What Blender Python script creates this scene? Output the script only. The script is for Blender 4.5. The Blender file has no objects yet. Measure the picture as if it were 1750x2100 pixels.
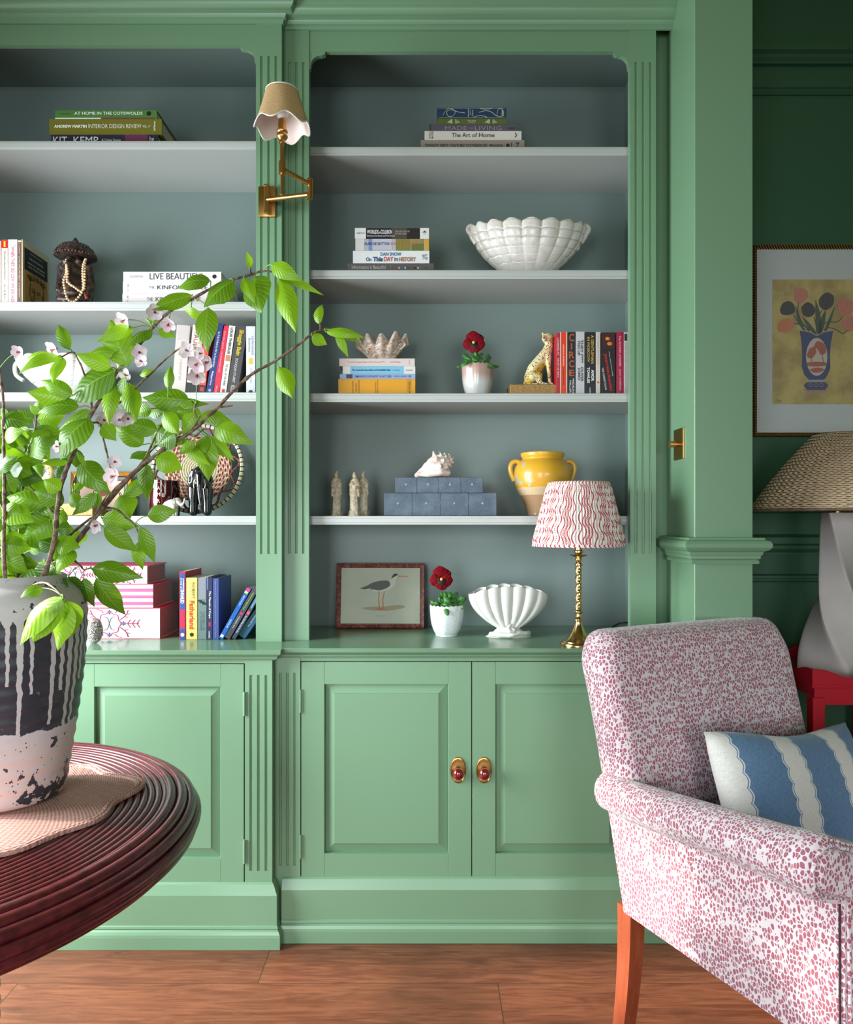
import bpy, bmesh, math, random
from mathutils import Vector, Matrix, Euler
PI = math.pi
rnd = random.Random(7)
SC = bpy.context.scene
COL = SC.collection

# ------------------------------------------------------------ camera
F = 1510.0; HC = 1.3
cam_d = bpy.data.cameras.new('camera'); cam = bpy.data.objects.new('camera', cam_d); COL.objects.link(cam)
cam.location = (0, 0, HC); cam.rotation_euler = (PI/2, 0, 0)
cam_d.sensor_fit = 'HORIZONTAL'; cam_d.sensor_width = 36.0; cam_d.lens = 36.0*F/1750.0
cam_d.shift_y = 13.0/1750.0; cam_d.clip_start = 0.05
SC.camera = cam

# ------------------------------------------------------------ light
w = bpy.data.worlds.new('world'); SC.world = w; w.use_nodes = True
wb = w.node_tree.nodes['Background']; wb.inputs[0].default_value = (0.75, 0.87, 1.0, 1); wb.inputs[1].default_value = 0.7
def area(name, loc, target, sx, sy, power, col, spread=180):
    l = bpy.data.lights.new(name, 'AREA'); l.shape = 'RECTANGLE'; l.size = sx; l.size_y = sy; l.energy = power; l.color = col
    l.spread = math.radians(spread)
    o = bpy.data.objects.new(name, l); COL.objects.link(o); o.location = loc
    o.rotation_euler = (Vector(target)-Vector(loc)).to_track_quat('-Z', 'Y').to_euler()
    return o
area('daylight_left_window', (-2.36, 1.42, 1.3), (-.6, 1.85, 0.55), 1.35, 1.7, 190, (0.86, 0.95, 1.0), 150)
area('daylight_back_window_left', (-1.3, -2.3, 1.3), (-0.6, 1.6, 0.0), 1.3, 1.7, 55, (0.88, 0.96, 1.0), 110)
area('daylight_back_window_right', (1.1, -2.3, 1.3), (0.6, 1.6, 0.0), 1.3, 1.7, 30, (0.90, 0.96, 1.0), 110)
sl = bpy.data.lights.new('sun', 'SUN'); sl.energy = 11.0; sl.angle = math.radians(3.0); sl.color = (1.0, 0.93, 0.86)
so = bpy.data.objects.new('sun', sl); COL.objects.link(so)
so.rotation_euler = Vector((0.88, 0.0, -0.47)).to_track_quat('-Z', 'Y').to_euler()

vs = SC.view_settings
vs.view_transform = 'Standard'; vs.look = 'None'; vs.gamma = 1.0; vs.use_curve_mapping = False
vs.exposure = -0.54
SC.cycles.max_bounces = 7; SC.cycles.diffuse_bounces = 4; SC.cycles.glossy_bounces = 3; SC.cycles.transmission_bounces = 4
SC.cycles.sample_clamp_indirect = 4.0; SC.cycles.caustics_reflective = False; SC.cycles.caustics_refractive = False
SC.cycles.use_denoising = True

# ------------------------------------------------------------ helpers
def px(x, y, Y): return Vector(((x-875)/F*Y, Y, HC-(y-1063)/F*Y))
def PX(x, Y): return (x-875)/F*Y
def PZ(y, Y): return HC-(y-1063)/F*Y
def lin(c):
    r = []
    for v in c[:3]:
        v = v/255.0
        r.append(v/12.92 if v <= 0.04045 else ((v+0.055)/1.055)**2.4)
    return (r[0], r[1], r[2], 1.0)

class Sk:
    """a node socket (or number) with arithmetic"""
    def __init__(s, nt, v): s.nt = nt; s.v = v
    def _op(s, op, *o):
        n = s.nt.nodes.new('ShaderNodeMath'); n.operation = op
        for i, a in enumerate((s,)+o):
            a = a.v if isinstance(a, Sk) else a
            if isinstance(a, (int, float)): n.inputs[i].default_value = a
            else: s.nt.links.new(a, n.inputs[i])
        return Sk(s.nt, n.outputs[0])
    def __add__(s, o): return s._op('ADD', o)
    def __sub__(s, o): return s._op('SUBTRACT', o)
    def __mul__(s, o): return s._op('MULTIPLY', o)
    def __truediv__(s, o): return s._op('DIVIDE', o)
    def fl(s): return s._op('FLOOR')
    def fr(s): return s._op('FRACT')
    def ab(s): return s._op('ABSOLUTE')
    def sin(s): return s._op('SINE')
    def gt(s, o): return s._op('GREATER_THAN', o)
    def lt(s, o): return s._op('LESS_THAN', o)
    def mx(s, o): return s._op('MAXIMUM', o)
    def mn(s, o): return s._op('MINIMUM', o)
    def pw(s, o): return s._op('POWER', o)
    def sst(s, a, b):
        n = s.nt.nodes.new('ShaderNodeMapRange'); n.interpolation_type = 'SMOOTHSTEP'
        s.nt.links.new(s.v, n.inputs[0]); n.inputs[1].default_value = a; n.inputs[2].default_value = b
        return Sk(s.nt, n.outputs[0])

class Mat:
    def __init__(m, name, col=(128, 128, 128), rough=0.5, metal=0.0, coat=0.0, trans=0.0, sheen=0.0, spec=0.5):
        m.m = bpy.data.materials.new(name); m.m.use_nodes = True; m.nt = m.m.node_tree
        m.b = m.nt.nodes['Principled BSDF']
        m.b.inputs['Base Color'].default_value = lin(col); m.b.inputs['Roughness'].default_value = rough
        m.b.inputs['Metallic'].default_value = metal; m.b.inputs['Coat Weight'].default_value = coat
        m.b.inputs['Coat Roughness'].default_value = 0.08
        m.b.inputs['Transmission Weight'].default_value = trans; m.b.inputs['Sheen Weight'].default_value = sheen
        m.b.inputs['Specular IOR Level'].default_value = spec
        m.col = None
    def L(m, a, b): m.nt.links.new(a.v if isinstance(a, Sk) else a, b)
    def coord(m, kind='Object', scale=(1, 1, 1), rot=(0, 0, 0), loc=(0, 0, 0)):
        t = m.nt.nodes.new('ShaderNodeTexCoord'); mp = m.nt.nodes.new('ShaderNodeMapping')
        m.L(t.outputs[kind], mp.inputs[0]); mp.inputs['Scale'].default_value = scale
        mp.inputs['Rotation'].default_value = rot; mp.inputs['Location'].default_value = loc
        return mp.outputs[0]
    def xyz(m, vec):
        s = m.nt.nodes.new('ShaderNodeSeparateXYZ'); m.L(vec, s.inputs[0])
        return [Sk(m.nt, s.outputs[i]) for i in range(3)]
    def vec(m, x, y, z=0.0):
        c = m.nt.nodes.new('ShaderNodeCombineXYZ')
        for i, a in enumerate((x, y, z)):
            if isinstance(a, Sk): m.L(a, c.inputs[i])
            else: c.inputs[i].default_value = a
        return c.outputs[0]
    def noise(m, vec, scale=5, detail=3, rough=0.5, dist=0.0):
        n = m.nt.nodes.new('ShaderNodeTexNoise'); m.L(vec, n.inputs['Vector'])
        n.inputs['Scale'].default_value = scale; n.inputs['Detail'].default_value = detail
        n.inputs['Roughness'].default_value = rough; n.inputs['Distortion'].default_value = dist
        return Sk(m.nt, n.outputs[0])
    def noisec(m, vec, scale=5, detail=2):
        n = m.nt.nodes.new('ShaderNodeTexNoise'); m.L(vec, n.inputs['Vector'])
        n.inputs['Scale'].default_value = scale; n.inputs['Detail'].default_value = detail
        return n.outputs[1]
    def vor(m, vec, scale=5, feat='F1', rand=1.0):
        n = m.nt.nodes.new('ShaderNodeTexVoronoi'); n.feature = feat; m.L(vec, n.inputs['Vector'])
        n.inputs['Scale'].default_value = scale; n.inputs['Randomness'].default_value = rand
        return Sk(m.nt, n.outputs['Distance']), n
    def white(m, vec):
        n = m.nt.nodes.new('ShaderNodeTexWhiteNoise'); m.L(vec, n.inputs['Vector']); return Sk(m.nt, n.outputs[0])
    def mix(m, f, a, b, blend='MIX'):
        n = m.nt.nodes.new('ShaderNodeMix'); n.data_type = 'RGBA'; n.blend_type = blend
        for s, v in ((0, f), (6, a), (7, b)):
            if isinstance(v, Sk): m.L(v, n.inputs[s])
            elif isinstance(v, (int, float)): n.inputs[s].default_value = v
            elif isinstance(v, tuple): n.inputs[s].default_value = lin(v)
            else: m.L(v, n.inputs[s])
        return n.outputs[2]
    def base(m, c): m.L(c, m.b.inputs['Base Color']); return m
    def rgh(m, s): m.L(s, m.b.inputs['Roughness']); return m
    def bump(m, h, strength=0.3, dist=0.002):
        n = m.nt.nodes.new('ShaderNodeBump'); n.inputs['Strength'].default_value = strength; n.inputs['Distance'].default_value = dist
        m.L(h, n.inputs['Height']); m.L(n.outputs[0], m.b.inputs['Normal']); return m

MC = {}
def cm(col, rough=0.5, metal=0.0, coat=0.0):
    k = (col, rough, metal, coat)
    if k not in MC:
        m = Mat('plain_%d_%d_%d' % col, col, rough, metal, coat)
        v = m.coord('Object'); n = m.noise(v, 60, 2)
        m.base(m.mix(n*0.12, col, tuple(int(c*0.8) for c in col)))
        MC[k] = m.m
    return MC[k]

class MB:
    def __init__(s): s.v = []; s.f = []; s.uv = []; s.t = []; s.tint = 0.5; s.xf = None
    def av(s, p):
        p = Vector(p)
        if s.xf is not None: p = s.xf @ p
        s.v.append(p); s.t.append(s.tint); return len(s.v)-1
    def af(s, idx, uv=None): s.f.append(tuple(idx)); s.uv.append(uv)
    def bm(s, bm):
        b = len(s.v)
        bm.verts.index_update()
        for v in bm.verts: s.av(v.co)
        for f in bm.faces: s.af([b+v.index for v in f.verts])
        bm.free(); return s
    def box(s, x0, x1, y0, y1, z0, z1, bev=0.0, seg=1):
        if x0 > x1: x0, x1 = x1, x0
        if y0 > y1: y0, y1 = y1, y0
        if z0 > z1: z0, z1 = z1, z0
        if bev <= 0:
            i = [s.av(p) for p in ((x0,y0,z0),(x1,y0,z0),(x1,y1,z0),(x0,y1,z0),(x0,y0,z1),(x1,y0,z1),(x1,y1,z1),(x0,y1,z1))]
            for q in ((0,3,2,1),(4,5,6,7),(0,1,5,4),(1,2,6,5),(2,3,7,6),(3,0,4,7)):
                s.af([i[k] for k in q], [(0,0),(1,0),(1,1),(0,1)])
            return s
        b = bmesh.new(); bmesh.ops.create_cube(b, size=1)
        for v in b.verts: v.co = Vector(((x0+x1)/2+v.co.x*(x1-x0), (y0+y1)/2+v.co.y*(y1-y0), (z0+z1)/2+v.co.z*(z1-z0)))
        bmesh.ops.bevel(b, geom=b.edges[:], offset=min(bev, (x1-x0)*.45, (y1-y0)*.45, (z1-z0)*.45), segments=seg, affect='EDGES', profile=0.5)
        return s.bm(b)
    def prism(s, poly, axis, d0, d1):
        """2D polygon extruded along axis; for 'x' poly=(y,z), 'y' poly=(x,z), 'z' poly=(x,y)"""
        def P(a, b, d): return (d, a, b) if axis == 'x' else ((a, d, b) if axis == 'y' else (a, b, d))
        n = len(poly)
        ar = sum(poly[i][0]*poly[(i+1) % n][1]-poly[(i+1) % n][0]*poly[i][1] for i in range(n))
        if (ar > 0) != (axis in 'xz'): poly = poly[::-1]
        if d0 > d1: d0, d1 = d1, d0
        a = [s.av(P(p[0], p[1], d0)) for p in poly]; b = [s.av(P(p[0], p[1], d1)) for p in poly]
        s.af(a[::-1]); s.af(b)
        for i in range(n): s.af([a[i], a[(i+1) % n], b[(i+1) % n], b[i]])
        return s
    def grid(s, fn, nu, nv, wu=False, flip=False):
        b = len(s.v); cu = nu if wu else nu+1
        for j in range(nv+1):
            for i in range(cu): s.av(fn(i/nu, j/nv))
        for j in range(nv):
            for i in range(nu):
                i2 = (i+1) % cu if wu else i+1
                q = [b+j*cu+i, b+j*cu+i2, b+(j+1)*cu+i2, b+(j+1)*cu+i]
                u = [(i/nu, j/nv), ((i+1)/nu, j/nv), ((i+1)/nu, (j+1)/nv), (i/nu, (j+1)/nv)]
                if flip: q.reverse(); u.reverse()
                s.af(q, u)
        return s
    def lathe(s, prof, seg=32, c=(0, 0, 0), rf=None):
        """profile (r,z) bottom to top on the outside"""
        n = len(prof)-1
        L = [0]
        for i in range(n): L.append(L[-1]+math.hypot(prof[i+1][0]-prof[i][0], prof[i+1][1]-prof[i][1]))
        b = len(s.v)
        for j, (r, z) in enumerate(prof):
            for i in range(seg):
                a = 2*PI*i/seg; rr = max(r, 1e-5)*(rf(a, j/n) if rf else 1)
                s.av((c[0]+rr*math.cos(a), c[1]+rr*math.sin(a), c[2]+z))
        T = L[-1] or 1
        for j in range(n):
            for i in range(seg):
                i2 = (i+1) % seg
                s.af([b+j*seg+i, b+j*seg+i2, b+(j+1)*seg+i2, b+(j+1)*seg+i],
                     [(i/seg, L[j]/T), ((i+1)/seg, L[j]/T), ((i+1)/seg, L[j+1]/T), (i/seg, L[j+1]/T)])
        return s
    def tube(s, pts, rad, seg=8, cap=True):
        pts = [Vector(p) for p in pts]; n = len(pts)
        if not hasattr(rad, '__len__'): rad = [rad]*n
        up = None; b = len(s.v)
        for k in range(n):
            d = (pts[min(k+1, n-1)]-pts[max(k-1, 0)]).normalized()
            if up is None:
                up = Vector((0, 0, 1)) if abs(d.z) < 0.9 else Vector((1, 0, 0))
            e1 = up.cross(d); 
            if e1.length < 1e-6: e1 = Vector((1, 0, 0)).cross(d)
            e1.normalize(); e2 = d.cross(e1).normalized(); up = e2
            for i in range(seg):
                a = 2*PI*i/seg; s.av(pts[k]+(e1*math.cos(a)+e2*math.sin(a))*rad[k])
        for k in range(n-1):
            for i in range(seg):
                i2 = (i+1) % seg
                s.af([b+k*seg+i, b+k*seg+i2, b+(k+1)*seg+i2, b+(k+1)*seg+i], [(i/seg, k/n), ((i+1)/seg, k/n), ((i+1)/seg, (k+1)/n), (i/seg, (k+1)/n)])
        if cap:
            s.af([b+i for i in range(seg)][::-1]); s.af([b+(n-1)*seg+i for i in range(seg)])
        return s
    def ball(s, c, r, seg=12, rings=8, sc=(1, 1, 1)):
        c = Vector(c)
        return s.grid(lambda u, v: (c.x+r*sc[0]*math.sin(PI*v)*math.cos(2*PI*u), c.y+r*sc[1]*math.sin(PI*v)*math.sin(2*PI*u), c.z-r*sc[2]*math.cos(PI*v)), seg, rings, True)
    def sweep(s, path, prof, closed=False, cap=True):
        """profile (off,z) swept along a ground path; off grows to the right of the travel direction"""
        n = len(path); rows = []
        for k in range(n):
            p = Vector(path[k]); 
            a = Vector(path[k-1]) if (k > 0 or closed) else None
            c = Vector(path[(k+1) % n]) if (k < n-1 or closed) else None
            d1 = (p-a).normalized() if a is not None else None; d2 = (c-p).normalized() if c is not None else None
            if d1 is None: d1 = d2
            if d2 is None: d2 = d1
            n1 = Vector((d1.y, -d1.x)); n2 = Vector((d2.y, -d2.x)); m = (n1+n2)
            m = m/ max(m.dot(n1), 0.2) if m.length > 1e-6 else n1
            rows.append([s.av((p.x+m.x*o, p.y+m.y*o, z)) for o, z in prof])
        m = len(prof)
        for k in range(n if closed else n-1):
            A = rows[k]; B = rows[(k+1) % n]
            for j in range(m-1): s.af([A[j], B[j], B[j+1], A[j+1]])
        if cap and not closed:
            s.af(rows[0][:]); s.af(rows[-1][::-1])
        return s
    def build(s, name, mat, parent=None, smooth=None, off=(0, 0, 0), loc=None, **kw):
        me = bpy.data.meshes.new(name); off = Vector(off)
        me.from_pydata([v-off for v in s.v], [], s.f)
        if any(u for u in s.uv):
            ul = me.uv_layers.new(name='UVMap'); k = 0; data = []
            for f, u in zip(s.f, s.uv):
                if u is None: data += [0.0, 0.0]*len(f)
                else:
                    for q in u: data += [q[0], q[1]]
            ul.data.foreach_set('uv', data)
        if any(t != 0.5 for t in s.t):
            ca = me.color_attributes.new('tint', 'FLOAT_COLOR', 'POINT')
            d = []
            for t in s.t: d += [t, t, t, 1]
            ca.data.foreach_set('color', d)
        me.update()
        if kw.get('second'):
            m2, nf = kw['second']; me.materials.append(mat.m if isinstance(mat, Mat) else mat); me.materials.append(m2.m if isinstance(m2, Mat) else m2)
            for p_ in me.polygons[nf:]: p_.material_index = 1
            mat = None
        b = bmesh.new(); b.from_mesh(me); bmesh.ops.remove_doubles(b, verts=b.verts, dist=1e-6)
        bmesh.ops.recalc_face_normals(b, faces=b.faces) if kw.get('recalc', True) else None
        b.to_mesh(me); b.free()
        if smooth:
            me.shade_smooth(); me.set_sharp_from_angle(angle=math.radians(smooth))
        if mat is not None: me.materials.append(mat.m if isinstance(mat, Mat) else mat)
        o = bpy.data.objects.new(name, me); COL.objects.link(o)
        if parent is not None: o.parent = parent
        if loc is not None: o.location = loc
        return o

def tag(o, label=None, cat=None, group=None, kind=None):
    if label: o['label'] = label
    if cat: o['category'] = cat
    if group: o['group'] = group
    if kind: o['kind'] = kind
    return o
def empty(name, loc, label, cat, group=None, rot=(0, 0, 0)):
    o = bpy.data.objects.new(name, None); COL.objects.link(o); o.location = loc; o.rotation_euler = rot; o.empty_display_size = 0.02
    return tag(o, label, cat, group)
def evalmesh(o):
    dg = bpy.context.evaluated_depsgraph_get(); dg.update()
    return bpy.data.meshes.new_from_object(o.evaluated_get(dg))
def blob(name, chains, voxel, mat, parent=None, smooth_it=3, extra=None, loc=None, sub=0, disp=None):
    """organic body: tapered chains [(p,r),...] fused by a voxel remesh"""
    mb = MB()
    for ch in chains:
        for p, r in ch: mb.ball(p, r, 14, 8)
        for (p0, r0), (p1, r1) in zip(ch[:-1], ch[1:]):
            mb.tube([p0, p1], [r0, r1], 14)
    if extra: extra(mb)
    o = mb.build('tmp', None)
    md = o.modifiers.new('r', 'REMESH'); md.mode = 'VOXEL'; md.voxel_size = voxel
    sm = o.modifiers.new('s', 'SMOOTH'); sm.factor = 0.6; sm.iterations = smooth_it
    me = evalmesh(o); bpy.data.objects.remove(o)
    me.shade_smooth(); me.name = name
    me.materials.clear(); me.materials.append(mat.m if isinstance(mat, Mat) else mat)
    ob = bpy.data.objects.new(name, me); COL.objects.link(ob); ob.parent = parent
    if loc is not None: ob.location = loc
    return ob
def solid(o, th, offset=-1):
    m = o.modifiers.new('thickness', 'SOLIDIFY'); m.thickness = th; m.offset = offset; return o

TXC = {}
def glyphs(s, bold):
    k = (s, bold)
    if k not in TXC:
        cu = bpy.data.curves.new('t', 'FONT'); cu.body = s; cu.size = 1; cu.resolution_u = 3; cu.offset = bold; cu.fill_mode = 'FRONT'
        o = bpy.data.objects.new('t', cu); COL.objects.link(o)
        me = evalmesh(o); bpy.data.objects.remove(o)
        vs_ = [v.co.copy() for v in me.vertices]; fs = [tuple(p.vertices) for p in me.polygons]
        x0 = min(v.x for v in vs_); x1 = max(v.x for v in vs_); y0 = min(v.y for v in vs_); y1 = max(v.y for v in vs_)
        TXC[k] = ([((v.x-x0)/(x1-x0)-.5, (v.y-y0)/(y1-y0)-.5) for v in vs_], fs, (x1-x0)/(y1-y0))
    return TXC[k]
def text(s, w, h, mat, parent, o, xd, yd, name='lettering', bold=0.012, sh=0.0):
    """lettering as a thin mesh centred at o, running along xd with glyph tops along yd"""
    vs_, fs, _ = glyphs(s, bold); o = Vector(o); xd = Vector(xd); yd = Vector(yd); nn = xd.cross(yd)
    mb = MB()
    for f in (0,):
        for a, b in vs_: mb.av(o+xd*((a+sh*b)*w)+yd*(b*h)+nn*0.0004)
        for q in fs: mb.af(q)
    return mb.build(name, mat, parent, recalc=False)
# ------------------------------------------------------------ materials
def paint(name, col, rough=0.34):
    m = Mat(name, col, rough)
    v = m.coord('Object', (90, 90, 6)); n = m.noise(v, 3, 3); v2 = m.coord('Object'); n2 = m.noise(v2, 1.5, 2)
    m.base(m.mix(n2*0.25, col, tuple(int(c*0.9) for c in col))); m.bump(n, 0.08, 0.0006); m.rgh(n2*0.15+(rough-0.07)); return m
GREEN = paint('green_paint', (119, 155, 122)); WALLG = paint('deep_green_paint', (62, 100, 72), 0.45)
INNER = paint('grey_blue_paint', (122, 138, 133), 0.42); SHELF = paint('pale_grey_paint', (188, 190, 186), 0.38)
CREAM = paint('sage_green_wall', (134, 142, 70), 0.6); CEIL = paint('olive_green_ceiling', (158, 164, 88), 0.7)
BRASS = Mat('aged_brass', (196, 146, 84), 0.26, 1.0); BRASS2 = Mat('polished_brass', (214, 176, 108), 0.2, 1.0)
v = BRASS.coord('Object'); BRASS.base(BRASS.mix(BRASS.noise(v, 40, 3), (204, 150, 86), (216, 164, 98))); BRASS.rgh(BRASS.noise(v, 30, 2)*0.08+0.26)
v = BRASS2.coord('Object'); BRASS2.base(BRASS2.mix(BRASS2.noise(v, 60, 3), (196, 156, 92), (230, 200, 140)))
BLACK = Mat('black_cable', (14, 14, 14), 0.4)

def floor_mat():
    m = Mat('oak_boards', (150, 95, 60), 0.38)
    t = m.coord('Object'); x, y, z = m.xyz(t)
    W = 0.19; L = 1.342
    row = ((y-(2.058-W*20))/W); ri = row.fl(); fy = row.fr()
    even = (ri/2.0).fr().gt(0.25)
    xo = ((x-(-0.473)+even*(L/2)+20*L)/L)
    pi_ = xo.fl(); fx = xo.fr()
    r = m.white(m.vec(ri, pi_, 3.0))
    gv = m.vec(x*1.3+r*17.0, y*14.0+r*9.0, 0.0)
    g = m.noise(gv, 3.2, 6, 0.62, 1.6); g2 = m.noise(m.vec(x*3.0+r*5.0, y*60.0, 0.0), 3, 3)
    wv = m.noise(m.vec(x*1.1+r*7.0, y*3.0, 1.0), 2.4, 4, 0.6, 2.0)
    knot, _ = m.vor(m.vec(x*1.6+r*3.0, y*4.2, 0.0), 1.6); kn = knot.sst(0.16, 0.0)
    c = m.mix(g.sst(0.3, 0.7), (100, 52, 36), (142, 86, 60))
    c = m.mix(wv.sst(0.5, 0.75)*0.5, c, (76, 40, 30)); c = m.mix(g2.sst(0.45, 0.75)*0.25, c, (88, 48, 30))
    c = m.mix(r*0.45, c, (96, 58, 40)); c = m.mix(kn*0.8, c, (58, 34, 24))
    seam = (fy.lt(0.012)).mx(fx.lt(0.002))
    c = m.mix(seam*0.75, c, (40, 24, 16)); m.base(c)
    m.rgh(g*0.25+0.28); m.bump(g2*0.4+seam*-1.0, 0.15, 0.001)
    return m
FLOOR = floor_mat()

# ------------------------------------------------------------ room shell
XL, XR, YB_, YW, ZC = -2.4, 2.6, -2.4, 2.78, 3.42
def struct(o): o['kind'] = 'structure'; return o
m = MB(); m.box(XL-.1, XR+.1, YB_-.1, YW+.1, -0.08, 0); struct(m.build('floor', FLOOR))
m = MB(); m.box(XL-.1, XR+.1, YB_-.1, YW+.1, ZC, ZC+.08); struct(m.build('ceiling', CEIL))
m = MB(); m.box(XL, XR, YW, YW+.1, 0, ZC); struct(m.build('wall_back', WALLG))
m = MB(); m.box(XR, XR+.1, YB_, YW, 0, ZC); struct(m.build('wall_right', WALLG))
m = MB(); m.box(XL-.1, XL, YB_, .6, 0, ZC); m.box(XL-.1, XL, 2.2, YW, 0, ZC); m.box(XL-.1, XL, .6, 2.2, 0, .40); m.box(XL-.1, XL, .6, 2.2, 2.25, ZC); struct(m.build('wall_left', CREAM))
m = MB()
for a, b in ((XL, -2.0), (-.6, .4), (1.8, XR)): m.box(a, b, YB_-.1, YB_, 0, ZC)
for a, b in ((-2.0, -.6), (.4, 1.8)): m.box(a, b, YB_-.1, YB_, 0, .45); m.box(a, b, YB_-.1, YB_, 2.5, ZC)
struct(m.build('wall_front', CREAM))
WHITE_W = cm((230, 230, 226), 0.4)
def window(n, horizontal, c, a0, a1, z0, z1):
    m = MB()
    def bx(a, b, e, f):
        if horizontal: m.box(a, b, c, c+.05, e, f)
        else: m.box(c, c+.05, a, b, e, f)
    bx(a0, a1, z0, z0+.06); bx(a0, a1, z1-.06, z1); bx(a0, a0+.05, z0, z1); bx(a1-.05, a1, z0, z1)
    bx((a0+a1)/2-.012, (a0+a1)/2+.012, z0, z1); bx(a0, a1, (z0+z1)/2-.02, (z0+z1)/2+.02)
    struct(m.build('window_%d' % n, WHITE_W))
window(1, False, XL-.08, .6, 2.2, .40, 2.25); window(2, True, YB_-.08, -2.0, -.6, .45, 2.5); window(3, True, YB_-.08, .4, 1.8, .45, 2.5)

# pier beside the cabinet, dado rail, wall mouldings
m = MB(); m.box(.803, .978, 2.205, YW, 0, ZC, 0.002); m.box(.755, .803, 2.46, YW, 0, ZC); struct(m.build('wall_pier', GREEN))
railp = [(0, 1.163), (.012, 1.164), (.014, 1.171), (.010, 1.176), (.016, 1.180), (.016, 1.187), (.020, 1.192), (.022, 1.200), (.034, 1.206), (.040, 1.214), (.041, 1.224), (.036, 1.232), (.026, 1.236), (.024, 1.242), (0, 1.243)]
m = MB(); m.sweep([(.803, 2.46), (.803, 2.205), (.978, 2.205), (.978, YW)], railp); struct(m.build('trim_1', GREEN, smooth=30))
def wallrail(z0, z1, n, o=.022):
    h = z1-z0
    pr = [(0, z0), (o*.5, z0), (o*.5, z0+h*.12), (o*.3, z0+h*.16), (o*.6, z0+h*.3), (o*.6, z0+h*.45), (o, z0+h*.55), (o, z0+h*.85), (o*.6, z0+h*.93), (0, z1)]
    m = MB(); m.sweep([(.978, YW), (XR, YW)], pr); return struct(m.build('trim_%d' % n, WALLG, smooth=30))
for k, (a, b, o) in enumerate(((3.005, 3.08, .04), (2.895, 2.935, .02), (1.315, 1.345, .018), (1.163, 1.24, .035), (1.055, 1.09, .018))): wallrail(a, b, k+2, o)
m = MB(); m.box(.978, XR, 2.762, YW, 0, .18, .004); struct(m.build('baseboard_right', WALLG))
# ceiling cornice over the bookcase
cp = [(0, 2.893), (.006, 2.893), (.008, 2.903), (.014, 2.905), (.016, 2.912)]
for k in range(7): a = k/6*PI/2; cp.append((.018+.03*math.sin(a)*1.0, 2.916+.03*(1-math.cos(a))))
cp += [(.052, 2.948), (.054, 2.956), (.060, 2.957), (.060, 2.964)]
for k in range(8):
    a = k/7; cp.append((.062+.05*a+.012*math.sin(2*PI*a), 2.967+.045*a))
cp += [(.118, 3.014), (.118, 3.024), (.126, 3.026), (.126, 3.05), (.134, 3.054), (.134, 3.10), (0, 3.10)]
m = MB(); m.sweep([(-1.72, 2.373), (-.467, 2.373), (-.467, 2.405), (.803, 2.405)], cp)
m.prism([(-1.72, 2.39), (-.467, 2.39), (-.467, 2.42), (.803, 2.42), (.803, YW), (-1.72, YW)], 'z', 2.94, ZC)
struct(m.build('trim_7', GREEN, smooth=35))
m = MB(); m.box(XL, -1.745, 2.30, YW, 0, ZC, .002); struct(m.build('wall_pier', GREEN))

# ------------------------------------------------------------ cabinetry
def fluted(m, x0, x1, y, th, z0, z1, f0, f1):
    """pilaster with three flutes between f0 and f1"""
    w = x1-x0; poly = [(x0, y+th), (x0, y)]
    for c in (.22, .5, .78):
        cx = x0+w*c; r = w*.055
        for k in range(7):
            a = PI*k/6; poly.append((cx-r*math.cos(a), y+r*1.15*math.sin(a)))
    poly += [(x1, y), (x1, y+th)]
    m.prism(poly, 'z', f0, f1)
    m.box(x0, x1, y, y+th, z0, f0); m.box(x0, x1, y, y+th, f1, z1)

def shelf_mesh(x0, x1, yf, yb, z):
    m = MB(); t = .029
    pr = [(yb, z-t), (yf+.004, z-t), (yf+.004, z-t+.006), (yf, z-t+.007), (yf, z-.008), (yf+.002, z-.007), (yf+.002, z-.002), (yf+.004, z), (yb, z)]
    m.prism(pr, 'x', x0, x1); return m

def bracket(m, x, s, z, y):
    pts = [(0, 0)]; R = .052
    pts += [(s*R, 0), (s*R, -.008), (s*(R-.006), -.010)]
    for k in range(9):
        a = PI/2*k/8; pts.append((s*((R-.010)-(R-.016)*math.sin(a)), -(.012+(R-.022)*(1-math.cos(a)))))
    pts += [(s*.004, -R-.004), (0, -R-.006)]
    poly = [(x+p[0], z+p[1]) for p in pts]
    if s < 0: poly.reverse()
    m.prism(poly, 'y', y, y+.018)

def bookcase(x0, x1, xo0, xo1, yf, shelves, label, ysf):
    L = ((x0+x1)/2, yf, .902); r = empty('bookcase', L, label, 'bookcase')
    m = MB(); m.box(xo0, xo1, yf+.003, yf+.021, 2.827, 2.897); m.build('top_rail', GREEN, r, off=L)
    for a, b in ((x0, xo0), (xo1, x1)):
        m = MB(); fluted(m, a, b, yf, .03, .902, 2.896, 1.185, 2.79); m.build('pilaster', GREEN, r, off=L)
    for x, s in ((xo0, 1), (xo1, -1)):
        m = MB(); bracket(m, x, s, 2.827, yf+.004); m.build('bracket', GREEN, r, off=L)
    for a, b in ((x0, x0+.014), (x1-.014, x1)):
        m = MB(); m.box(a, b, yf+.031, 2.73, .902, 2.9); m.build('side_panel', INNER, r, off=L)
    m = MB(); m.box(x0, x1, 2.731, 2.76, .902, 2.92); m.build('back_panel', INNER, r, off=L)
    m = MB(); m.box(x0+.0145, x1-.0145, yf+.022, 2.73, 2.9, 2.918); m.build('top_panel', INNER, r, off=L)
    for z in shelves:
        shelf_mesh(x0+.015, x1-.015, ysf, 2.73, z).build('shelf', SHELF, r, off=L)
    return r
ZR = [2.533, 2.124, 1.715, 1.308]; ZL = [2.537, 2.010, 1.713, 1.308]; YSR = 2.44; YSL = 2.41
bookcase(-1.70, -.467, -1.62, -.550, 2.373, ZL, 'left bay of the built-in green bookcase, standing forward and carrying the brass wall lamp', YSL)
bookcase(-.4665, .750, -.384, .666, 2.405, ZR, 'right bay of the built-in green bookcase, between the fluted left bay and the pier', YSR)

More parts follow.
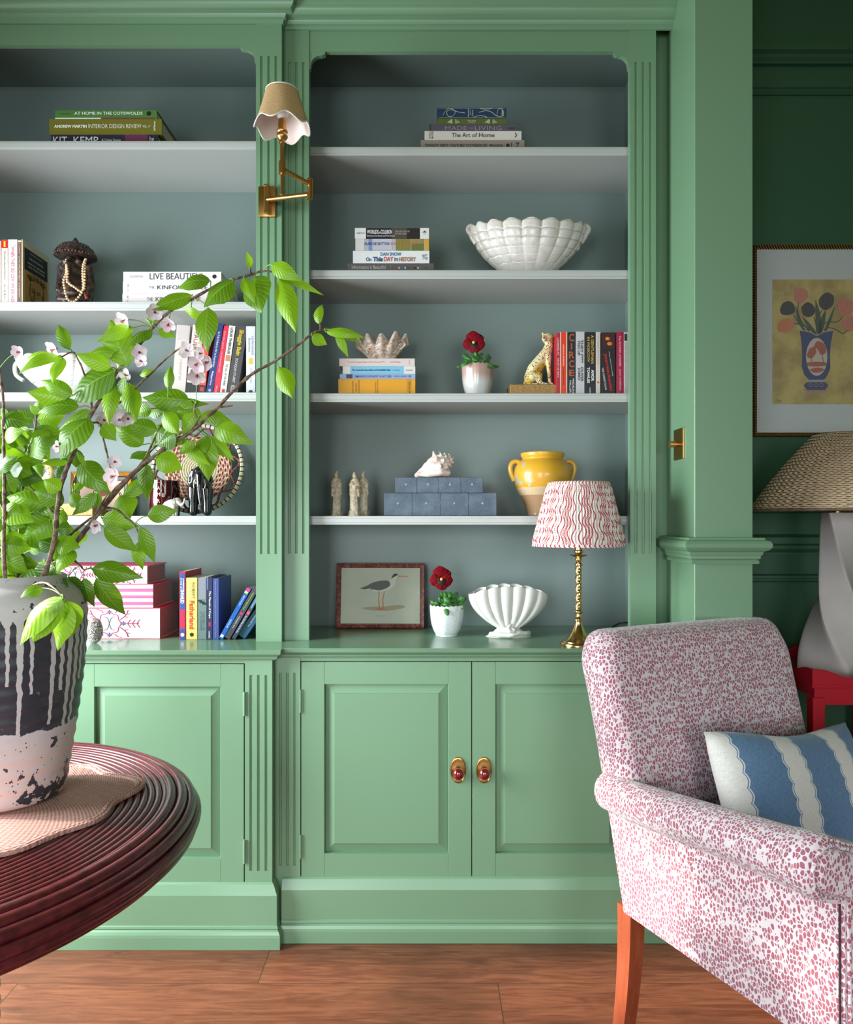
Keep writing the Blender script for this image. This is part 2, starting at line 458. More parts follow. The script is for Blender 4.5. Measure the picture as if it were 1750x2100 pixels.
def door(r, L, x0, x1, yf, hinge):
    z0, z1 = .190, .855; s = .072; st = .068
    d = MB()
    d.box(x0, x0+s, yf, yf+.02, z0, z1, .0012); d.box(x1-s, x1, yf, yf+.02, z0, z1, .0012)
    d.box(x0+s, x1-s, yf, yf+.02, z1-st, z1); d.box(x0+s, x1-s, yf, yf+.02, z0, z0+st+.004)
    do = d.build('door', GREEN, r, off=L)
    a0, a1, b0, b1 = x0+s, x1-s, z0+st+.004, z1-st; q = .029
    p = MB(); o = [(a0, b0), (a1, b0), (a1, b1), (a0, b1)]; n = [(a0+q, b0+q), (a1-q, b0+q), (a1-q, b1-q), (a0+q, b1-q)]
    A = [p.av((x, yf+.016, z)) for x, z in o]; B = [p.av((x, yf+.006, z)) for x, z in n]; C = [p.av((x, yf+.004, z)) for x, z in [(a0+q+.001, b0+q+.001), (a1-q-.001, b0+q+.001), (a1-q-.001, b1-q-.001), (a0+q+.001, b1-q-.001)]]
    D = [p.av((x, yf+.019, z)) for x, z in o]
    for i in range(4):
        j = (i+1) % 4; p.af([A[i], A[j], B[j], B[i]]); p.af([B[i], B[j], C[j], C[i]]); p.af([D[j], D[i], A[i], A[j]])
    p.af(C); p.af(D[::-1])
    p.build('raised_panel', GREEN, do, off=(0, 0, 0)).location = Vector(L)*-1
    hx = x0-.002 if hinge < 0 else x1+.002
    for hz in (.735, .285):
        h = MB(); h.tube([(hx, yf-.003, hz-.036), (hx, yf-.003, hz+.036)], .0042, 10); h.box(hx-.008, hx+.008, yf-.0015, yf+.001, hz-.035, hz+.035)
        for k in (-.012, .012): h.tube([(hx, yf-.003, hz+k-.001), (hx, yf-.003, hz+k+.001)], .0049, 10)
        h.build('hinge', GREEN, do, smooth=40).location = Vector(L)*-1
    # knob
    kx = x1-.041 if hinge < 0 else x0+.036; kz = PZ(1579, 2.28)
    k = MB()
    pr = [(0, .0), (1, .0), (1.0, .002), (.93, .0045), (.78, .003), (.5, .0035), (0, .004)]
    k.grid(lambda u, v: (kx+.0245*pr[int(round(v*6))][0]*math.cos(2*PI*u), yf-pr[int(round(v*6))][1], kz+.041*pr[int(round(v*6))][0]*math.sin(2*PI*u)), 40, 6, True)
    ko = k.build('knob_backplate', BRASS, do, smooth=60); ko.location = Vector(L)*-1
    k = MB(); k.tube([(kx, yf-.002, kz-.006), (kx, yf-.014, kz-.006)], .009, 14)
    k.ball((kx, yf-.022, kz-.006), .0165, 24, 14, (1, .8, 1.12))
    k.build('knob', RUBY, do, smooth=60).location = Vector(L)*-1
RUBY = Mat('dark_red_enamel', (112, 10, 22), 0.12, coat=1.0)

def base_cabinet(x0, x1, yf, doors, label):
    L = ((x0+x1)/2, yf, 0); r = empty('base_cabinet', L, label, 'cabinet')
    c = MB(); c.box(x0, x1, yf+.022, 2.73, .02, .868); c.box(doors[0][0]-.003, doors[-1][1]+.003, yf+.002, yf+.022, .858, .868); c.box(x0, x1, yf+.002, yf+.022, .02, .187)
    c.build('carcass', GREEN, r, off=L)
    for a, b in ((x0, doors[0][0]-.003), (doors[-1][1]+.003, x1)):
        p = MB(); fluted(p, a, b, yf, .024, .187, .868, .225, .822); p.build('pilaster', GREEN, r, off=L)
    pp = [(-.01, .192), (.001, .191), (.006, .186), (.018, .158), (.018, .068), (.021, .066), (.022, .060), (.020, .056), (.025, .052), (.0285, .044), (.0295, .036), (.0295, 0.0005), (-.01, 0.0005)]
    return r, L, pp
r, L, pp = base_cabinet(-1.70, -.471, 2.245, [(-1.617, -1.089), (-1.085, -.557)], 'left green panelled base cabinet behind the round dark table, standing forward')
m = MB(); m.sweep([(-1.70, 2.245), (-.471, 2.245), (-.471, 2.275)], pp); m.build('plinth', GREEN, r, off=L)
door(r, L, -1.617, -1.089, 2.245, -1); door(r, L, -1.085, -.557, 2.245, 1)
r, L, pp = base_cabinet(-.470, .752, 2.280, [(-.388, .139), (.142, .669)], 'right green panelled base cabinet between the dark table and the armchair')
m = MB(); m.sweep([(-.446, 2.280), (.801, 2.280)], pp); m.build('plinth', GREEN, r, off=L)
door(r, L, -.388, .139, 2.280, -1); door(r, L, .142, .669, 2.280, 1)
# continuous worktop
wp = [(-.02, .869), (.006, .869), (.008, .873), (.012, .8745), (.012, .879), (.017, .882), (.020, .886), (.0215, .8865), (.025, .889), (.026, .900), (.0245, .902), (-.02, .902)]
m = MB(); m.sweep([(-1.70, 2.245), (-.466, 2.245), (-.466, 2.280), (.802, 2.280)], wp)
m.prism([(-1.70, 2.262), (-.483, 2.262), (-.483, 2.297), (.802, 2.297), (.802, 2.458), (.752, 2.458), (.752, 2.729), (-1.70, 2.729)], 'z', .8685, .9018)
o = m.build('worktop', paint('glossy_green_paint', (112, 146, 116), .2), smooth=25); tag(o, 'continuous glossy green worktop over the base cabinets, under the bookcase', 'worktop')
# ------------------------------------------------------------ armchair
def leopard_fabric():
    m = Mat('spotted_fabric', (230, 220, 222), 0.85, sheen=0.3)
    t = m.coord('Object', (1, 1, .62))
    nc = m.noisec(m.coord('Object'), 45, 2)
    va = m.nt.nodes.new('ShaderNodeVectorMath'); va.operation = 'MULTIPLY_ADD'
    m.L(nc, va.inputs[0]); va.inputs[1].default_value = (.009, .009, .009); m.L(t, va.inputs[2])
    d, n = m.vor(va.outputs[0], 140, 'DISTANCE_TO_EDGE', .8)
    f1, n1 = m.vor(va.outputs[0], 140, 'F1', .8)
    keep = m.white(n1.outputs['Color']) if False else Sk(m.nt, n1.outputs['Color'])
    sp = (d*1.0-(f1-.46).mx(0.0)*.8).sst(.05, .095)
    r, g, b = m.xyz(n1.outputs['Color'])
    c = m.mix(r, (172, 78, 94), (146, 82, 106)); c = m.mix(g.gt(.9)*.5, c, (214, 170, 176))
    m.base(m.mix(sp*.95, (222, 210, 214), c)); w_ = m.noise(m.coord('Object'), 900, 2); m.bump(w_, .12, .0006); return m
FAB = leopard_fabric()
ARM_L = (.50, 1.80, 0); ARM_R = math.radians(26.5)
ac = empty('armchair', ARM_L, 'upholstered armchair in pink and white spotted fabric, facing right in front of the cabinets', 'armchair', rot=(0, 0, ARM_R))
CW = .69
def rr(cx, cy, hx, hy, rad, n=8):
    out = []
    for q, (sx, sy) in enumerate(((1, -1), (1, 1), (-1, 1), (-1, -1))):
        for k in range(n):
            a = -PI/2+q*PI/2+PI/2*k/(n-1); out.append((cx+sx*(hx-rad)+rad*math.cos(a), cy+sy*(hy-rad)+rad*math.sin(a)))
    return out
def loft(mb, rings, cap=True):
    b = len(mb.v); n = len(rings[0])
    for R in rings:
        for p in R: mb.av(p)
    for j in range(len(rings)-1):
        for i in range(n):
            i2 = (i+1) % n; mb.af([b+j*n+i, b+j*n+i2, b+(j+1)*n+i2, b+(j+1)*n+i])
    if cap: mb.af([b+i for i in range(n)][::-1]); mb.af([b+(len(rings)-1)*n+i for i in range(n)])
# back: rounded slab leaning backwards with a rolled top
m = MB(); rings = []
prof = [(.325, .035, .055, 0), (.45, .06, .06, 0), (.60, .095, .066, 0), (.72, .125, .066, .002), (.82, .152, .066, .004), (.88, .168, .068, .006), (.92, .180, .071, .006), (.95, .188, .070, .004), (.972, .192, .064, -.004), (.988, .193, .052, -.016), (.997, .193, .034, -.032), (1.001, .193, .012, -.052)]
for z, yc, th, dx in prof:
    y0 = yc-.035
    hx = CW/2+dx
    if z > .94: 
        R = rr(CW/2, y0, hx, th, th*.95, 8)
    else: R = rr(CW/2, y0, hx, th, .045, 8)
    ring = []
    for x, y in R:
        u = (x-CW/2)/(CW/2); crown = .012*(1-u*u) if z > .9 else 0
        bulge = -.018*(1-u**4)*math.sin(PI*min(1, max(0, (z-.42)/.5))) if y < y0 else 0
        ring.append((x, y+bulge, z+crown*(z-.9)/.1))
    rings.append(ring)
loft(m, rings)
o = m.build('backrest', FAB, ac, smooth=60); sb = o.modifiers.new('sub', 'SUBSURF'); sb.levels = 1; sb.render_levels = 1
# arms
def arm_section(y, left=True):
    k = (-y+.06)/.60   # 0 rear .. 1 front
    zr = .604+.082*k; cx = .004-.052*k; R = .045+.008*k+(.004 if k > .9 else 0)
    pts = [(.0, .325), (-.002, .40), (-.004, .48), (-.004, zr-R-.012)]
    a0 = -PI/2-.25
    for i in range(15):
        a = a0-(PI*1.12)*i/14; pts.append((cx+R*math.cos(a), zr+R*math.sin(a)))
    pts += [(.035, zr+.030), (.058, zr-.005), (.068, zr-.06), (.072, .45), (.074, .325)]
    if not left: pts = [(CW-x, z) for x, z in pts]
    return [(x, y, z) for x, z in pts]
for left in (True, False):
    m = MB(); rings = []
    ys = [.055, .03, 0, -.06, -.14, -.22, -.30, -.38, -.45, -.50, -.53]
    for y in ys:
        ring = arm_section(y, left)
        if y > .02: ring = [(x, yy+min(.10, max(0, (z-.325))*.22)-.03, z) for x, yy, z in ring]
        rings.append(ring)
    # rounded front edge
    f = arm_section(-.53, left); cx = sum(p[0] for p in f)/len(f)
    for dy, s in ((-.012, .97), (-.018, .90)):
        rings.append([((p[0]-(.03 if left else CW-.03))*s+(.03 if left else CW-.03), -.53+dy, (p[2]-.55)*(1-(1-s)*.25)+.55) for p in f])
    loft(m, rings); o = m.build('arm', FAB, ac, smooth=55)
    # front panel set in from the roll, with piping round its outline
    def inset(P, q):
        n_ = len(P); ar = sum(P[i][0]*P[(i+1) % n_][2]-P[(i+1) % n_][0]*P[i][2] for i in range(n_)); sg = 1 if ar > 0 else -1; out = []
        for i in range(n_):
            a_ = Vector((P[i][0]-P[i-1][0], P[i][2]-P[i-1][2])); b_ = Vector((P[(i+1) % n_][0]-P[i][0], P[(i+1) % n_][2]-P[i][2]))
            t_ = (a_.normalized()+b_.normalized()); t_ = t_.normalized() if t_.length > 1e-6 else a_.normalized()
            out.append((P[i][0]-t_.y*q*sg, P[i][2]+t_.x*q*sg))
        return out
    R1_ = inset(f, .017); R2_ = inset(f, .024)
    g = MB(); loft(g, [[(x, -.543, z) for x, z in R1_], [(x, -.556, z) for x, z in R1_], [(x, -.562, z) for x, z in R2_]])
    g.build('scroll_panel', FAB, o, smooth=50)
    g = MB(); R3_ = inset(f, .012); g.tube([(x, -.551, z) for x, z in R3_[:-1]], .0042, 8); g.build('piping', FAB, o, smooth=60)
    g = MB(); e = .002 if left else CW-.002
    g.tube([(e-(.004 if left else -.004), -.541, .325), (e-(.006 if left else -.006), -.541, .45), (e-(.006 if left else -.006), -.541, .612)], .0022, 6); g.build('seam', cm((60, 40, 48), .8), o)
m = MB(); loft(m, [rr_ for rr_ in [[(x, y, z) for x, y in rr(CW/2, -.27, CW/2-.072+d, .262+d, .03)] for z, d in ((.35, -.02), (.358, -.004), (.372, 0), (.43, 0), (.452, -.003), (.466, -.02), (.472, -.05))]])
m.build('seat_cushion', FAB, ac, smooth=60)
m = MB(); m.box(.06, CW-.06, -.545, .03, .325, .36, .006); m.build('seat_rail', FAB, ac)
WOOD_L = Mat('mahogany', (150, 70, 42), 0.3, coat=.3)
v = WOOD_L.coord('Object', (12, 12, 1.5)); n = WOOD_L.noise(v, 6, 4, .6, .6); WOOD_L.base(WOOD_L.mix(n, (122, 46, 26), (186, 98, 62)))
for lx in (.028, CW-.028):
    m = MB(); rings = []
    for k in range(9):
        t = k/8; z = .335*(1-t); yc = .030+.030*t*t+.0; h = .024-.005*t
        rings.append([(lx-h, yc-h, z), (lx+h, yc-h, z), (lx+h, yc+h, z), (lx-h, yc+h, z)])
    loft(m, rings); m.build('rear_leg', WOOD_L, ac, smooth=40)
    m = MB(); m.lathe([(0, 0), (.012, 0), (.014, .02), (.012, .03), (.018, .2), (.026, .27), (.018, .285), (.027, .30), (.027, .34), (0, .34)], 20, (lx+(.01 if lx < .3 else -.01), -.49, 0)); m.build('front_leg', WOOD_L, ac, smooth=40)

# lumbar cushion
def cushion():
    m = Mat('striped_linen', (226, 220, 212), 0.9, sheen=.2)
    t = m.coord('UV'); x, y, z = m.xyz(t)
    X = x*2.8-.08; Yv = y*9.0
    wob = ((Yv*PI).sin().ab()-.5)*.04
    p = X.fr(); a = (p-.5).ab()
    blue = (a+wob).lt(.31); line = ((a+wob)-.335).ab().lt(.007)
    w1 = m.noise(m.vec(x*420.0, y*30.0), 1, 2); w2 = m.noise(m.vec(x*40.0, y*300.0), 1, 2)
    slub = (w1+w2-1.0)
    b = m.mix((slub*1.8+.5), (72, 108, 146), (112, 142, 172)); c = m.mix((slub*1.2+.5), (204, 198, 190), (238, 234, 228))
    m.base(m.mix(blue, m.mix(line, c, (92, 128, 168)), b)); m.bump(w1+w2, .25, .0008); return m
W_, H_, T_ = .52, .31, .075
cu = empty('lumbar_cushion', (0, 0, 0), 'oblong cushion with wavy blue and cream stripes, leaning on the spotted armchair', 'cushion')
def cf(sgn):
    def f(u, v):
        a = u*2-1; b = v*2-1
        ex = (1-abs(a)**2.6)**.5 if abs(a) < 1 else 0; ez = (1-abs(b)**2.6)**.5 if abs(b) < 1 else 0
        pinch = 1-.055*(1-b*b)*abs(a)**3; pz = 1-.10*(1-a*a)*abs(b)**3
        return (a*W_/2*pinch, sgn*T_*ex*ez, b*H_/2*pz-.006*math.sin(a*4+1)*abs(b))
    return f
m = MB(); m.grid(cf(-1), 40, 28); m.grid(cf(1), 40, 28, flip=True); m.build('cushion_cover', cushion(), cu, smooth=70)
Rz = Matrix.Rotation(ARM_R, 4, 'Z')
local = Matrix.Translation((.405, -.150, .615)) @ Matrix.Rotation(math.radians(-24), 4, 'X') @ Matrix.Rotation(math.radians(5), 4, 'Y')
mw = Matrix.Translation(Vector(ARM_L)) @ Rz @ local
cu.location = mw.translation; cu.rotation_euler = mw.to_euler()

# ------------------------------------------------------------ round table, mat, vase
TC = (-.97, 1.365, 0); TR = .515; TZ = .738
RATTAN = Mat('dark_red_reed', (96, 38, 40), 0.3, coat=.25)
v = RATTAN.coord('Object'); n = RATTAN.noise(v, 9, 3); n2 = RATTAN.noise(RATTAN.coord('Object', (1, 1, 1)), 60, 3)
RATTAN.base(RATTAN.mix(n2.sst(.35, .7)*.6, RATTAN.mix(n, (110, 38, 44), (82, 28, 34)), (44, 20, 24))); RATTAN.bump(n2, .15, .001)
tb = empty('round_table', TC, 'round table of dark red reeded rattan with a thick rounded edge', 'table')
prof = []; nr = 30; P0 = .0135
rr_ = .03; 
prof.append((0, TZ-.002)); r = .06
while r < TR-.055:
    for k in range(6):
        a = PI*k/6; prof.append((r+P0*(.5-.5*math.cos(a)), TZ-.0058+.0058*math.sin(a)))
    r += P0
# big reeds rolling over the rim
path = []
for k in range(90):
    a = -PI/2*1.0+ (PI*1.02)*k/89   # placeholder angles
rim = [(TR-.046, TZ-.007, .0105), (TR-.025, TZ-.010, .0108), (TR-.007, TZ-.020, .0108), (TR+.003, TZ-.038, .0105), (TR-.003, TZ-.056, .0098), (TR-.017, TZ-.070, .009)]
prof.append((TR-.057, TZ-.006))
for i, (cr, cz, rad) in enumerate(rim):
    nx = Vector((cr-(TR-.05), cz-(TZ-.05)))
    ang = math.atan2(nx.y, nx.x)
    for k in range(7):
        a = ang+PI*.5-PI*1.0*k/6; prof.append((cr+rad*math.cos(a), cz+rad*math.sin(a)))
prof += [(TR-.03, TZ-.078), (TR-.06, TZ-.076), (0, TZ-.076)]
m = MB(); m.lathe(prof[::-1], 160); m.build('tabletop', RATTAN, tb, smooth=50)
m = MB(); m.lathe([(0, 0), (.22, 0), (.22, .03), (.20, .045)] + [(.15+.006*math.cos(k*PI), .06+.03*k/2) for k in range(36)] + [(.17, .62), (.30, .66), (0, .66)], 64); m.build('pedestal', RATTAN, tb, smooth=40)

mt = Mat('woven_straw_mat', (186, 140, 128), 0.75)
x, y, z = mt.xyz(mt.coord('Object')); rad = ((x*x+y*y).pw(.5)); wv = ((rad*900.0).sin()*((x*700.0).sin()+(y*700.0).sin())); n = mt.noise(mt.coord('Object'), 250, 2)
mt.base(mt.mix(wv*.10+n*.7, (206, 160, 148), (150, 104, 92))); mt.bump(wv+n, .4, .0012)
MATC = (-.848, 1.425, .7375)
def matr(a): return .243+.034*max(0, math.cos(3*(a-.48)))**2+.008*math.cos(9*(a-.48))
m = MB()
pr = [(0, .0065), (.5, .0065), (.9, .0065), (.93, .005), (.945, .0085), (.965, .0085), (.972, .006), (.98, .009), (1.0, .008), (1.005, .004), (1.0, 0), (0, 0)]
m.grid(lambda u, v: (matr(2*PI*u)*max(pr[int(round(v*11))][0], 1e-4)*math.cos(2*PI*u), matr(2*PI*u)*max(pr[int(round(v*11))][0], 1e-4)*math.sin(2*PI*u), pr[int(round(v*11))][1]+.0008), 120, 11, True)
o = m.build('table_mat', mt, smooth=40, loc=MATC); tag(o, 'pinkish woven mat with a wavy edge under the big vase', 'mat')

def vase_mat():
    m = Mat('drip_glazed_clay', (60, 60, 64), 0.6)
    t = m.coord('UV'); u, vv, _ = m.xyz(t); ob = m.coord('Object'); ox, oy, oz = m.xyz(ob)
    h = oz/.432
    nbig = m.noise(ob, 14, 5, .65); nf = m.noise(ob, 120, 3, .6); nm = m.noise(ob, 40, 4, .6)
    wob = (m.noise(m.vec(u*6.0, h*9.0, 0.0), 3, 2)-.5)*.35
    U = u*46.0+wob; cell = U.fl(); fx = (U.fr()-.5).ab()
    r1 = m.white(m.vec(cell, 2.0)); r2 = m.white(m.vec(cell, 7.0)); r3 = m.white(m.vec(cell, 11.0))
    ln = (r1*.8+.25)*.56; bottom = ln*-1.0+.84
    width = (h-bottom).sst(0.0, .5)*.12+r3*.14+.12
    drip = (fx.lt(width))*(h.gt(bottom))*(r2.gt(.12))
    top = (h+(nbig-.5)*.05+(fx*-.10)).gt(.80)
    low = (h+(nbig-.5)*.10).lt(.345+0.0)
    light = (drip.mx(top)).mx(low)
    chip = ((nbig-.5)+(nm-.5)*.5).gt(.115)*((h.lt(.30)).mx(h.gt(.88))); speck = nf.gt(.69)
    vd, _ = m.vor(ob, 70); sp2 = vd.lt(.10)
    light = light*(chip*-1.0+1.0)*(sp2*(h.lt(.33))*-1.0+1.0)
    dark = m.mix(nm, (44, 46, 54), (66, 64, 72)); dark = m.mix(speck*.4, dark, (150, 130, 130))
    rings_ = ((h*95.0).sin()*.5+.5)*h.sst(.36, .2)
    lt = m.mix(nm, (196, 190, 192), (214, 206, 206)); lt = m.mix(rings_*.55+(h.sst(.4, .1))*.2, lt, (222, 184, 172)); lt = m.mix(speck*.3, lt, (100, 95, 100))
    m.base(m.mix(light, dark, lt)); m.bump(light*.6+nm*.3, .3, .0015); m.rgh(light*.25+.42); return m
VC = (-.845, 1.475, .7465)
vp = [(0, 0), (.100, 0), (.107, .004), (.110, .012)]
for k in range(61):
    z = .02+.36*k/60; t = z/.38
    vp.append((.111+.0405*math.sin(min(1, t*1.02)*PI/2)**1.15+.0011*math.sin(z*230), z))
vp += [(.151, .388), (.148, .398), (.141, .409), (.130, .418), (.119, .4245), (.113, .430), (.112, .437), (.108, .441), (.103, .440), (.099, .432), (.104, .42), (.13, .38), (.13, .2), (.09, .03), (0, .02)]
m = MB(); m.lathe(vp, 128); o = m.build('drip_glazed_vase', vase_mat(), smooth=50, loc=VC)
tag(o, 'big rough clay vase with white drips over black glaze, standing on the woven mat', 'vase')
# ------------------------------------------------------------ cherry branches
def leaf_mat(name, a, b):
    m = Mat(name, a, .34, spec=.5)
    t = m.coord('UV'); u, v_, _ = m.xyz(t); at = m.nt.nodes.new('ShaderNodeAttribute'); at.attribute_name = 'tint'
    tint = Sk(m.nt, at.outputs['Fac']); av = (v_-.5).ab()*2.0
    ph = (u*9.5-av*2.4).fr(); vein = ((ph-.5).ab()).gt(.44)*av.lt(.95); mid = av.lt(.05)
    c = m.mix(tint, a, b); c = m.mix((vein.mx(mid))*.45, c, (168, 204, 104)); m.base(c)
    m.bump(((ph-.5).ab())*-1.0, .35, .002)
    tr = m.nt.nodes.new('ShaderNodeBsdfTranslucent'); m.L(m.mix(.35, c, (190, 225, 40)), tr.inputs[0])
    ms = m.nt.nodes.new('ShaderNodeMixShader'); ms.inputs[0].default_value = .33
    out = m.nt.nodes['Material Output']; m.L(m.b.outputs[0], ms.inputs[1]); m.L(tr.outputs[0], ms.inputs[2]); m.L(ms.outputs[0], out.inputs[0]); return m
LEAF = leaf_mat('cherry_leaf', (18, 84, 12), (158, 208, 28))
BARK = Mat('cherry_bark', (120, 92, 74), .6); v = BARK.coord('Object', (1, 1, 1)); n = BARK.noise(v, 90, 4, .6); BARK.base(BARK.mix(n.sst(.35, .65), (82, 56, 44), (150, 122, 102))); BARK.bump(n, .4, .001)
PETAL = Mat('blossom_petal', (244, 226, 232), .55); n = PETAL.noise(PETAL.coord('Object'), 60, 2); PETAL.base(PETAL.mix(n.sst(.45, .7)*.6, (246, 236, 240), (232, 184, 200)))
STAMEN = cm((150, 60, 50), .6)
LDIR = Vector((0, -1, 0))
def add_leaf(mb, b, t, wd, tint, seed, petiole_from=None):
    R = random.Random(seed)
    b = Vector(b); t = Vector(t); d = t-b; L = d.length; d.normalize()
    n = Vector((R.uniform(-.55, .25), -1, R.uniform(-.1, .65))); n = (n-d*n.dot(d)).normalized(); s = d.cross(n).normalized()
    curl = R.uniform(.02, .16)*L; fold = R.uniform(.12, .45); wav = R.uniform(0, 6)
    nu, nv = 12, 6; mb.tint = min(1, max(.001, tint+R.uniform(-.12, .12)))
    def f(v_, u_):
        q = v_*2-1
        w0 = math.sin(PI*min(1, u_**.82))**.85*(1-.25*u_) if 0 < u_ < 1 else 0
        w0 *= 1-max(0, u_-.62)*.9
        ww = wd*.5*w0*1.22
        p = b+d*(L*u_)+s*(q*ww)-n*(fold*abs(q)**1.3*ww)*-1.0*-1+n*(curl*(math.sin(PI*u_)-.6*u_*u_)) + n*(.012*wd*math.sin(u_*16+wav+q*2)*abs(q))
        return p
    # cross direction = u of grid, length = v
    b0 = len(mb.v)
    for j in range(nu+1):
        for i in range(nv+1): mb.av(f(i/nv, j/nu))
    for j in range(nu):
        for i in range(nv):
            q = [b0+j*(nv+1)+i, b0+j*(nv+1)+i+1, b0+(j+1)*(nv+1)+i+1, b0+(j+1)*(nv+1)+i]
            mb.af(q, [(j/nu, i/nv), (j/nu, (i+1)/nv), ((j+1)/nu, (i+1)/nv), ((j+1)/nu, i/nv)])
    mb.tint = .5
BR = {
 'a': ([(82,1204,1.50),(105,1176,1.51),(150,1120,1.52),(190,1068,1.53),(232,1012,1.54),(280,965,1.55),(335,922,1.56),(392,885,1.565),(440,842,1.57),(485,795,1.57),(520,765,1.575),(565,740,1.58),(605,712,1.58),(640,685,1.58),(665,676,1.58)], .0062, .0022),
 'b': ([(78,1210,1.46),(96,1165,1.455),(112,1105,1.45),(118,1040,1.45),(128,985,1.45),(148,935,1.45),(176,870,1.45),(205,820,1.45),(240,762,1.45),(275,722,1.455),(313,672,1.46),(352,636,1.46),(396,612,1.465),(432,592,1.47),(470,576,1.47),(505,566,1.475),(540,556,1.48),(572,560,1.48)], .0055, .0018),
 'c': ([(12,1212,1.42),(7,1130,1.415),(9,1050,1.41),(8,960,1.41),(7,880,1.41),(7,830,1.41),(3,790,1.41),(-1,755,1.41)], .0045, .002),
 'd': ([(34,1212,1.52),(37,1150,1.53),(42,1060,1.54),(48,990,1.545),(60,930,1.55),(72,880,1.55),(74,850,1.55)], .0036, .0016),
 'e': ([(95,1212,1.56),(100,1180,1.57),(122,1120,1.58),(170,1075,1.59),(205,1050,1.59),(240,1010,1.60),(268,978,1.60),(320,915,1.61),(372,895,1.61),(400,880,1.61)], .0042, .0016),
 'f': ([(60,1210,1.38),(88,1195,1.35),(110,1205,1.32),(128,1222,1.31)], .0028, .0016),
 'g': ([(-45,1212,1.50),(-48,1100,1.50),(-30,1000,1.50),(-20,900,1.50),(-25,840,1.50)], .004, .0016),
}
TW = [  # twigs: branch, points
 ('b', [(189,838),(182,800),(170,760),(160,738),(148,722),(118,735),(105,722)], 1.45), ('b', [(176,870),(205,868),(212,900),(222,940),(228,968),(230,992)], 1.47),
 ('b', [(275,800),(300,775),(345,732),(368,715),(385,705)], 1.50), ('b', [(210,855),(240,830),(275,800)], 1.50), ('a', [(135,1140),(150,1148),(165,1160),(172,1168),(185,1165)], 1.52),
 ('a', [(212,1040),(240,1045),(258,1062),(275,1075),(285,1095)], 1.55), ('a', [(452,835),(478,832)], 1.57), ('b', [(118,1046),(150,1088)], 1.49), ('b', [(115,1060),(95,1035),(62,998),(50,978),(42,972)], 1.48),
 ('a', [(658,676),(656,655)], 1.58), ('b', [(515,565),(512,545)], 1.475), ('a', [(335,922),(362,893)], 1.565), ('e', [(150,990),(168,950),(172,935)], 1.56), ('a', [(392,885),(405,862),(398,842),(402,826)], 1.565),
 ('a', [(290,956),(330,872),(345,845)], 1.58), ('c', [(9,1050),(-10,1010)], 1.41), ('d', [(44,1040),(22,1010),(10,985)], 1.53), ('a', [(180,1080),(198,1050),(222,1012)], 1.50)]
LV = [(432,576,368,588,34,.35),(394,605,315,632,34,.4),(478,575,423,622,48,.45),(523,566,533,633,52,.4),(500,570,520,615,22,.75),(515,550,507,520,12,.8),(556,543,612,572,26,.7),(570,560,655,600,18,.75),(573,570,603,670,34,.85),(427,631,424,712,36,.4),(392,628,396,654,32,.95),
 (264,750,228,662,50,.6),(235,722,180,728,28,.7),(311,675,266,702,32,.35),(275,672,205,697,22,.85),(237,760,148,818,58,.25),(127,731,45,758,26,.6),(106,729,52,735,18,.8),(129,733,108,780,22,.8),(141,717,120,667,20,.3),(149,811,89,781,26,.5),(137,818,63,805,34,.85),(163,835,82,842,36,.35),(184,842,125,877,34,.45),(185,858,125,932,60,.35),(228,754,162,728,26,.85),
 (0,860,57,868,34,.15),(8,900,44,884,24,.6),(62,937,108,900,36,.4),(20,965,43,960,24,.15),(-5,965,30,938,24,.3),(140,945,88,950,16,.5),(164,948,217,1006,40,.3),(125,1005,92,985,26,.85),(95,1035,17,1018,36,.55),(113,1050,67,1060,34,.5),(103,1066,43,1115,62,.6),(118,1085,148,1085,22,.25),(199,1013,152,1052,26,.35),(246,1016,264,1060,42,.65),(252,1018,312,975,26,.6),(208,1062,276,1078,34,.65),(213,1082,276,1127,30,.4),(285,1110,290,1163,26,.85),(288,1080,314,1148,28,.6),(188,1165,280,1182,34,.35),(197,1185,250,1255,38,.4),(127,1186,140,1215,18,.15),(140,1183,172,1228,24,.2),(172,1185,190,1240,24,.2),
 (388,822,301,815,40,.35),(310,838,280,846,22,.5),(338,835,306,850,28,.5),(400,832,350,850,32,.45),(335,842,363,888,28,.7),(408,840,378,887,32,.55),(322,882,262,868,30,.45),(294,912,238,872,32,.6),(340,868,312,915,30,.4),(360,890,325,912,36,.3),(412,852,470,862,24,.5),(440,876,510,906,34,.6),(425,893,408,940,24,.5),(430,895,475,940,20,.7),(428,905,425,978,38,.65),(305,925,270,938,32,.2),(320,938,370,960,36,.9),(300,950,300,1020,26,.35),(378,915,425,950,20,.8),(302,1058,358,1048,28,.6),
 (572,752,597,810,30,.75),(655,665,658,625,18,.75),(668,680,742,690,17,.8),(690,682,712,728,14,.8),(640,688,668,705,20,.9),(672,676,735,700,14,.7),(262,785,277,857,30,.8),(235,790,222,862,26,.75),(258,774,231,826,22,.4),(345,797,348,753,20,.5),(287,770,312,760,12,.8),(300,655,332,650,20,.6),(325,675,357,690,18,.7),
 (340,830,420,828,24,.4),(385,900,345,905,18,.6),(400,905,370,930,16,.7),(160,925,175,958,18,.7),(130,1045,110,1090,30,.7),(120,1150,100,1185,30,.5),(150,1125,118,1170,34,.75),(60,1130,100,1100,30,.4),(70,950,85,975,20,.5),(95,880,70,905,24,.7),(80,850,62,832,14,.6),(78,850,82,820,16,.7),(150,1010,172,985,20,.6),(145,1012,160,1040,22,.7),(210,870,235,900,26,.55),(205,1010,188,1040,22,.6)]
FL = [(126,1224,44,1311,44,.95,1.30),(129,1226,66,1312,42,.6,1.29),(130,1232,118,1324,52,.95,1.31),(133,1232,146,1300,44,.85,1.31),(88,1206,45,1222,22,.3,1.34)]
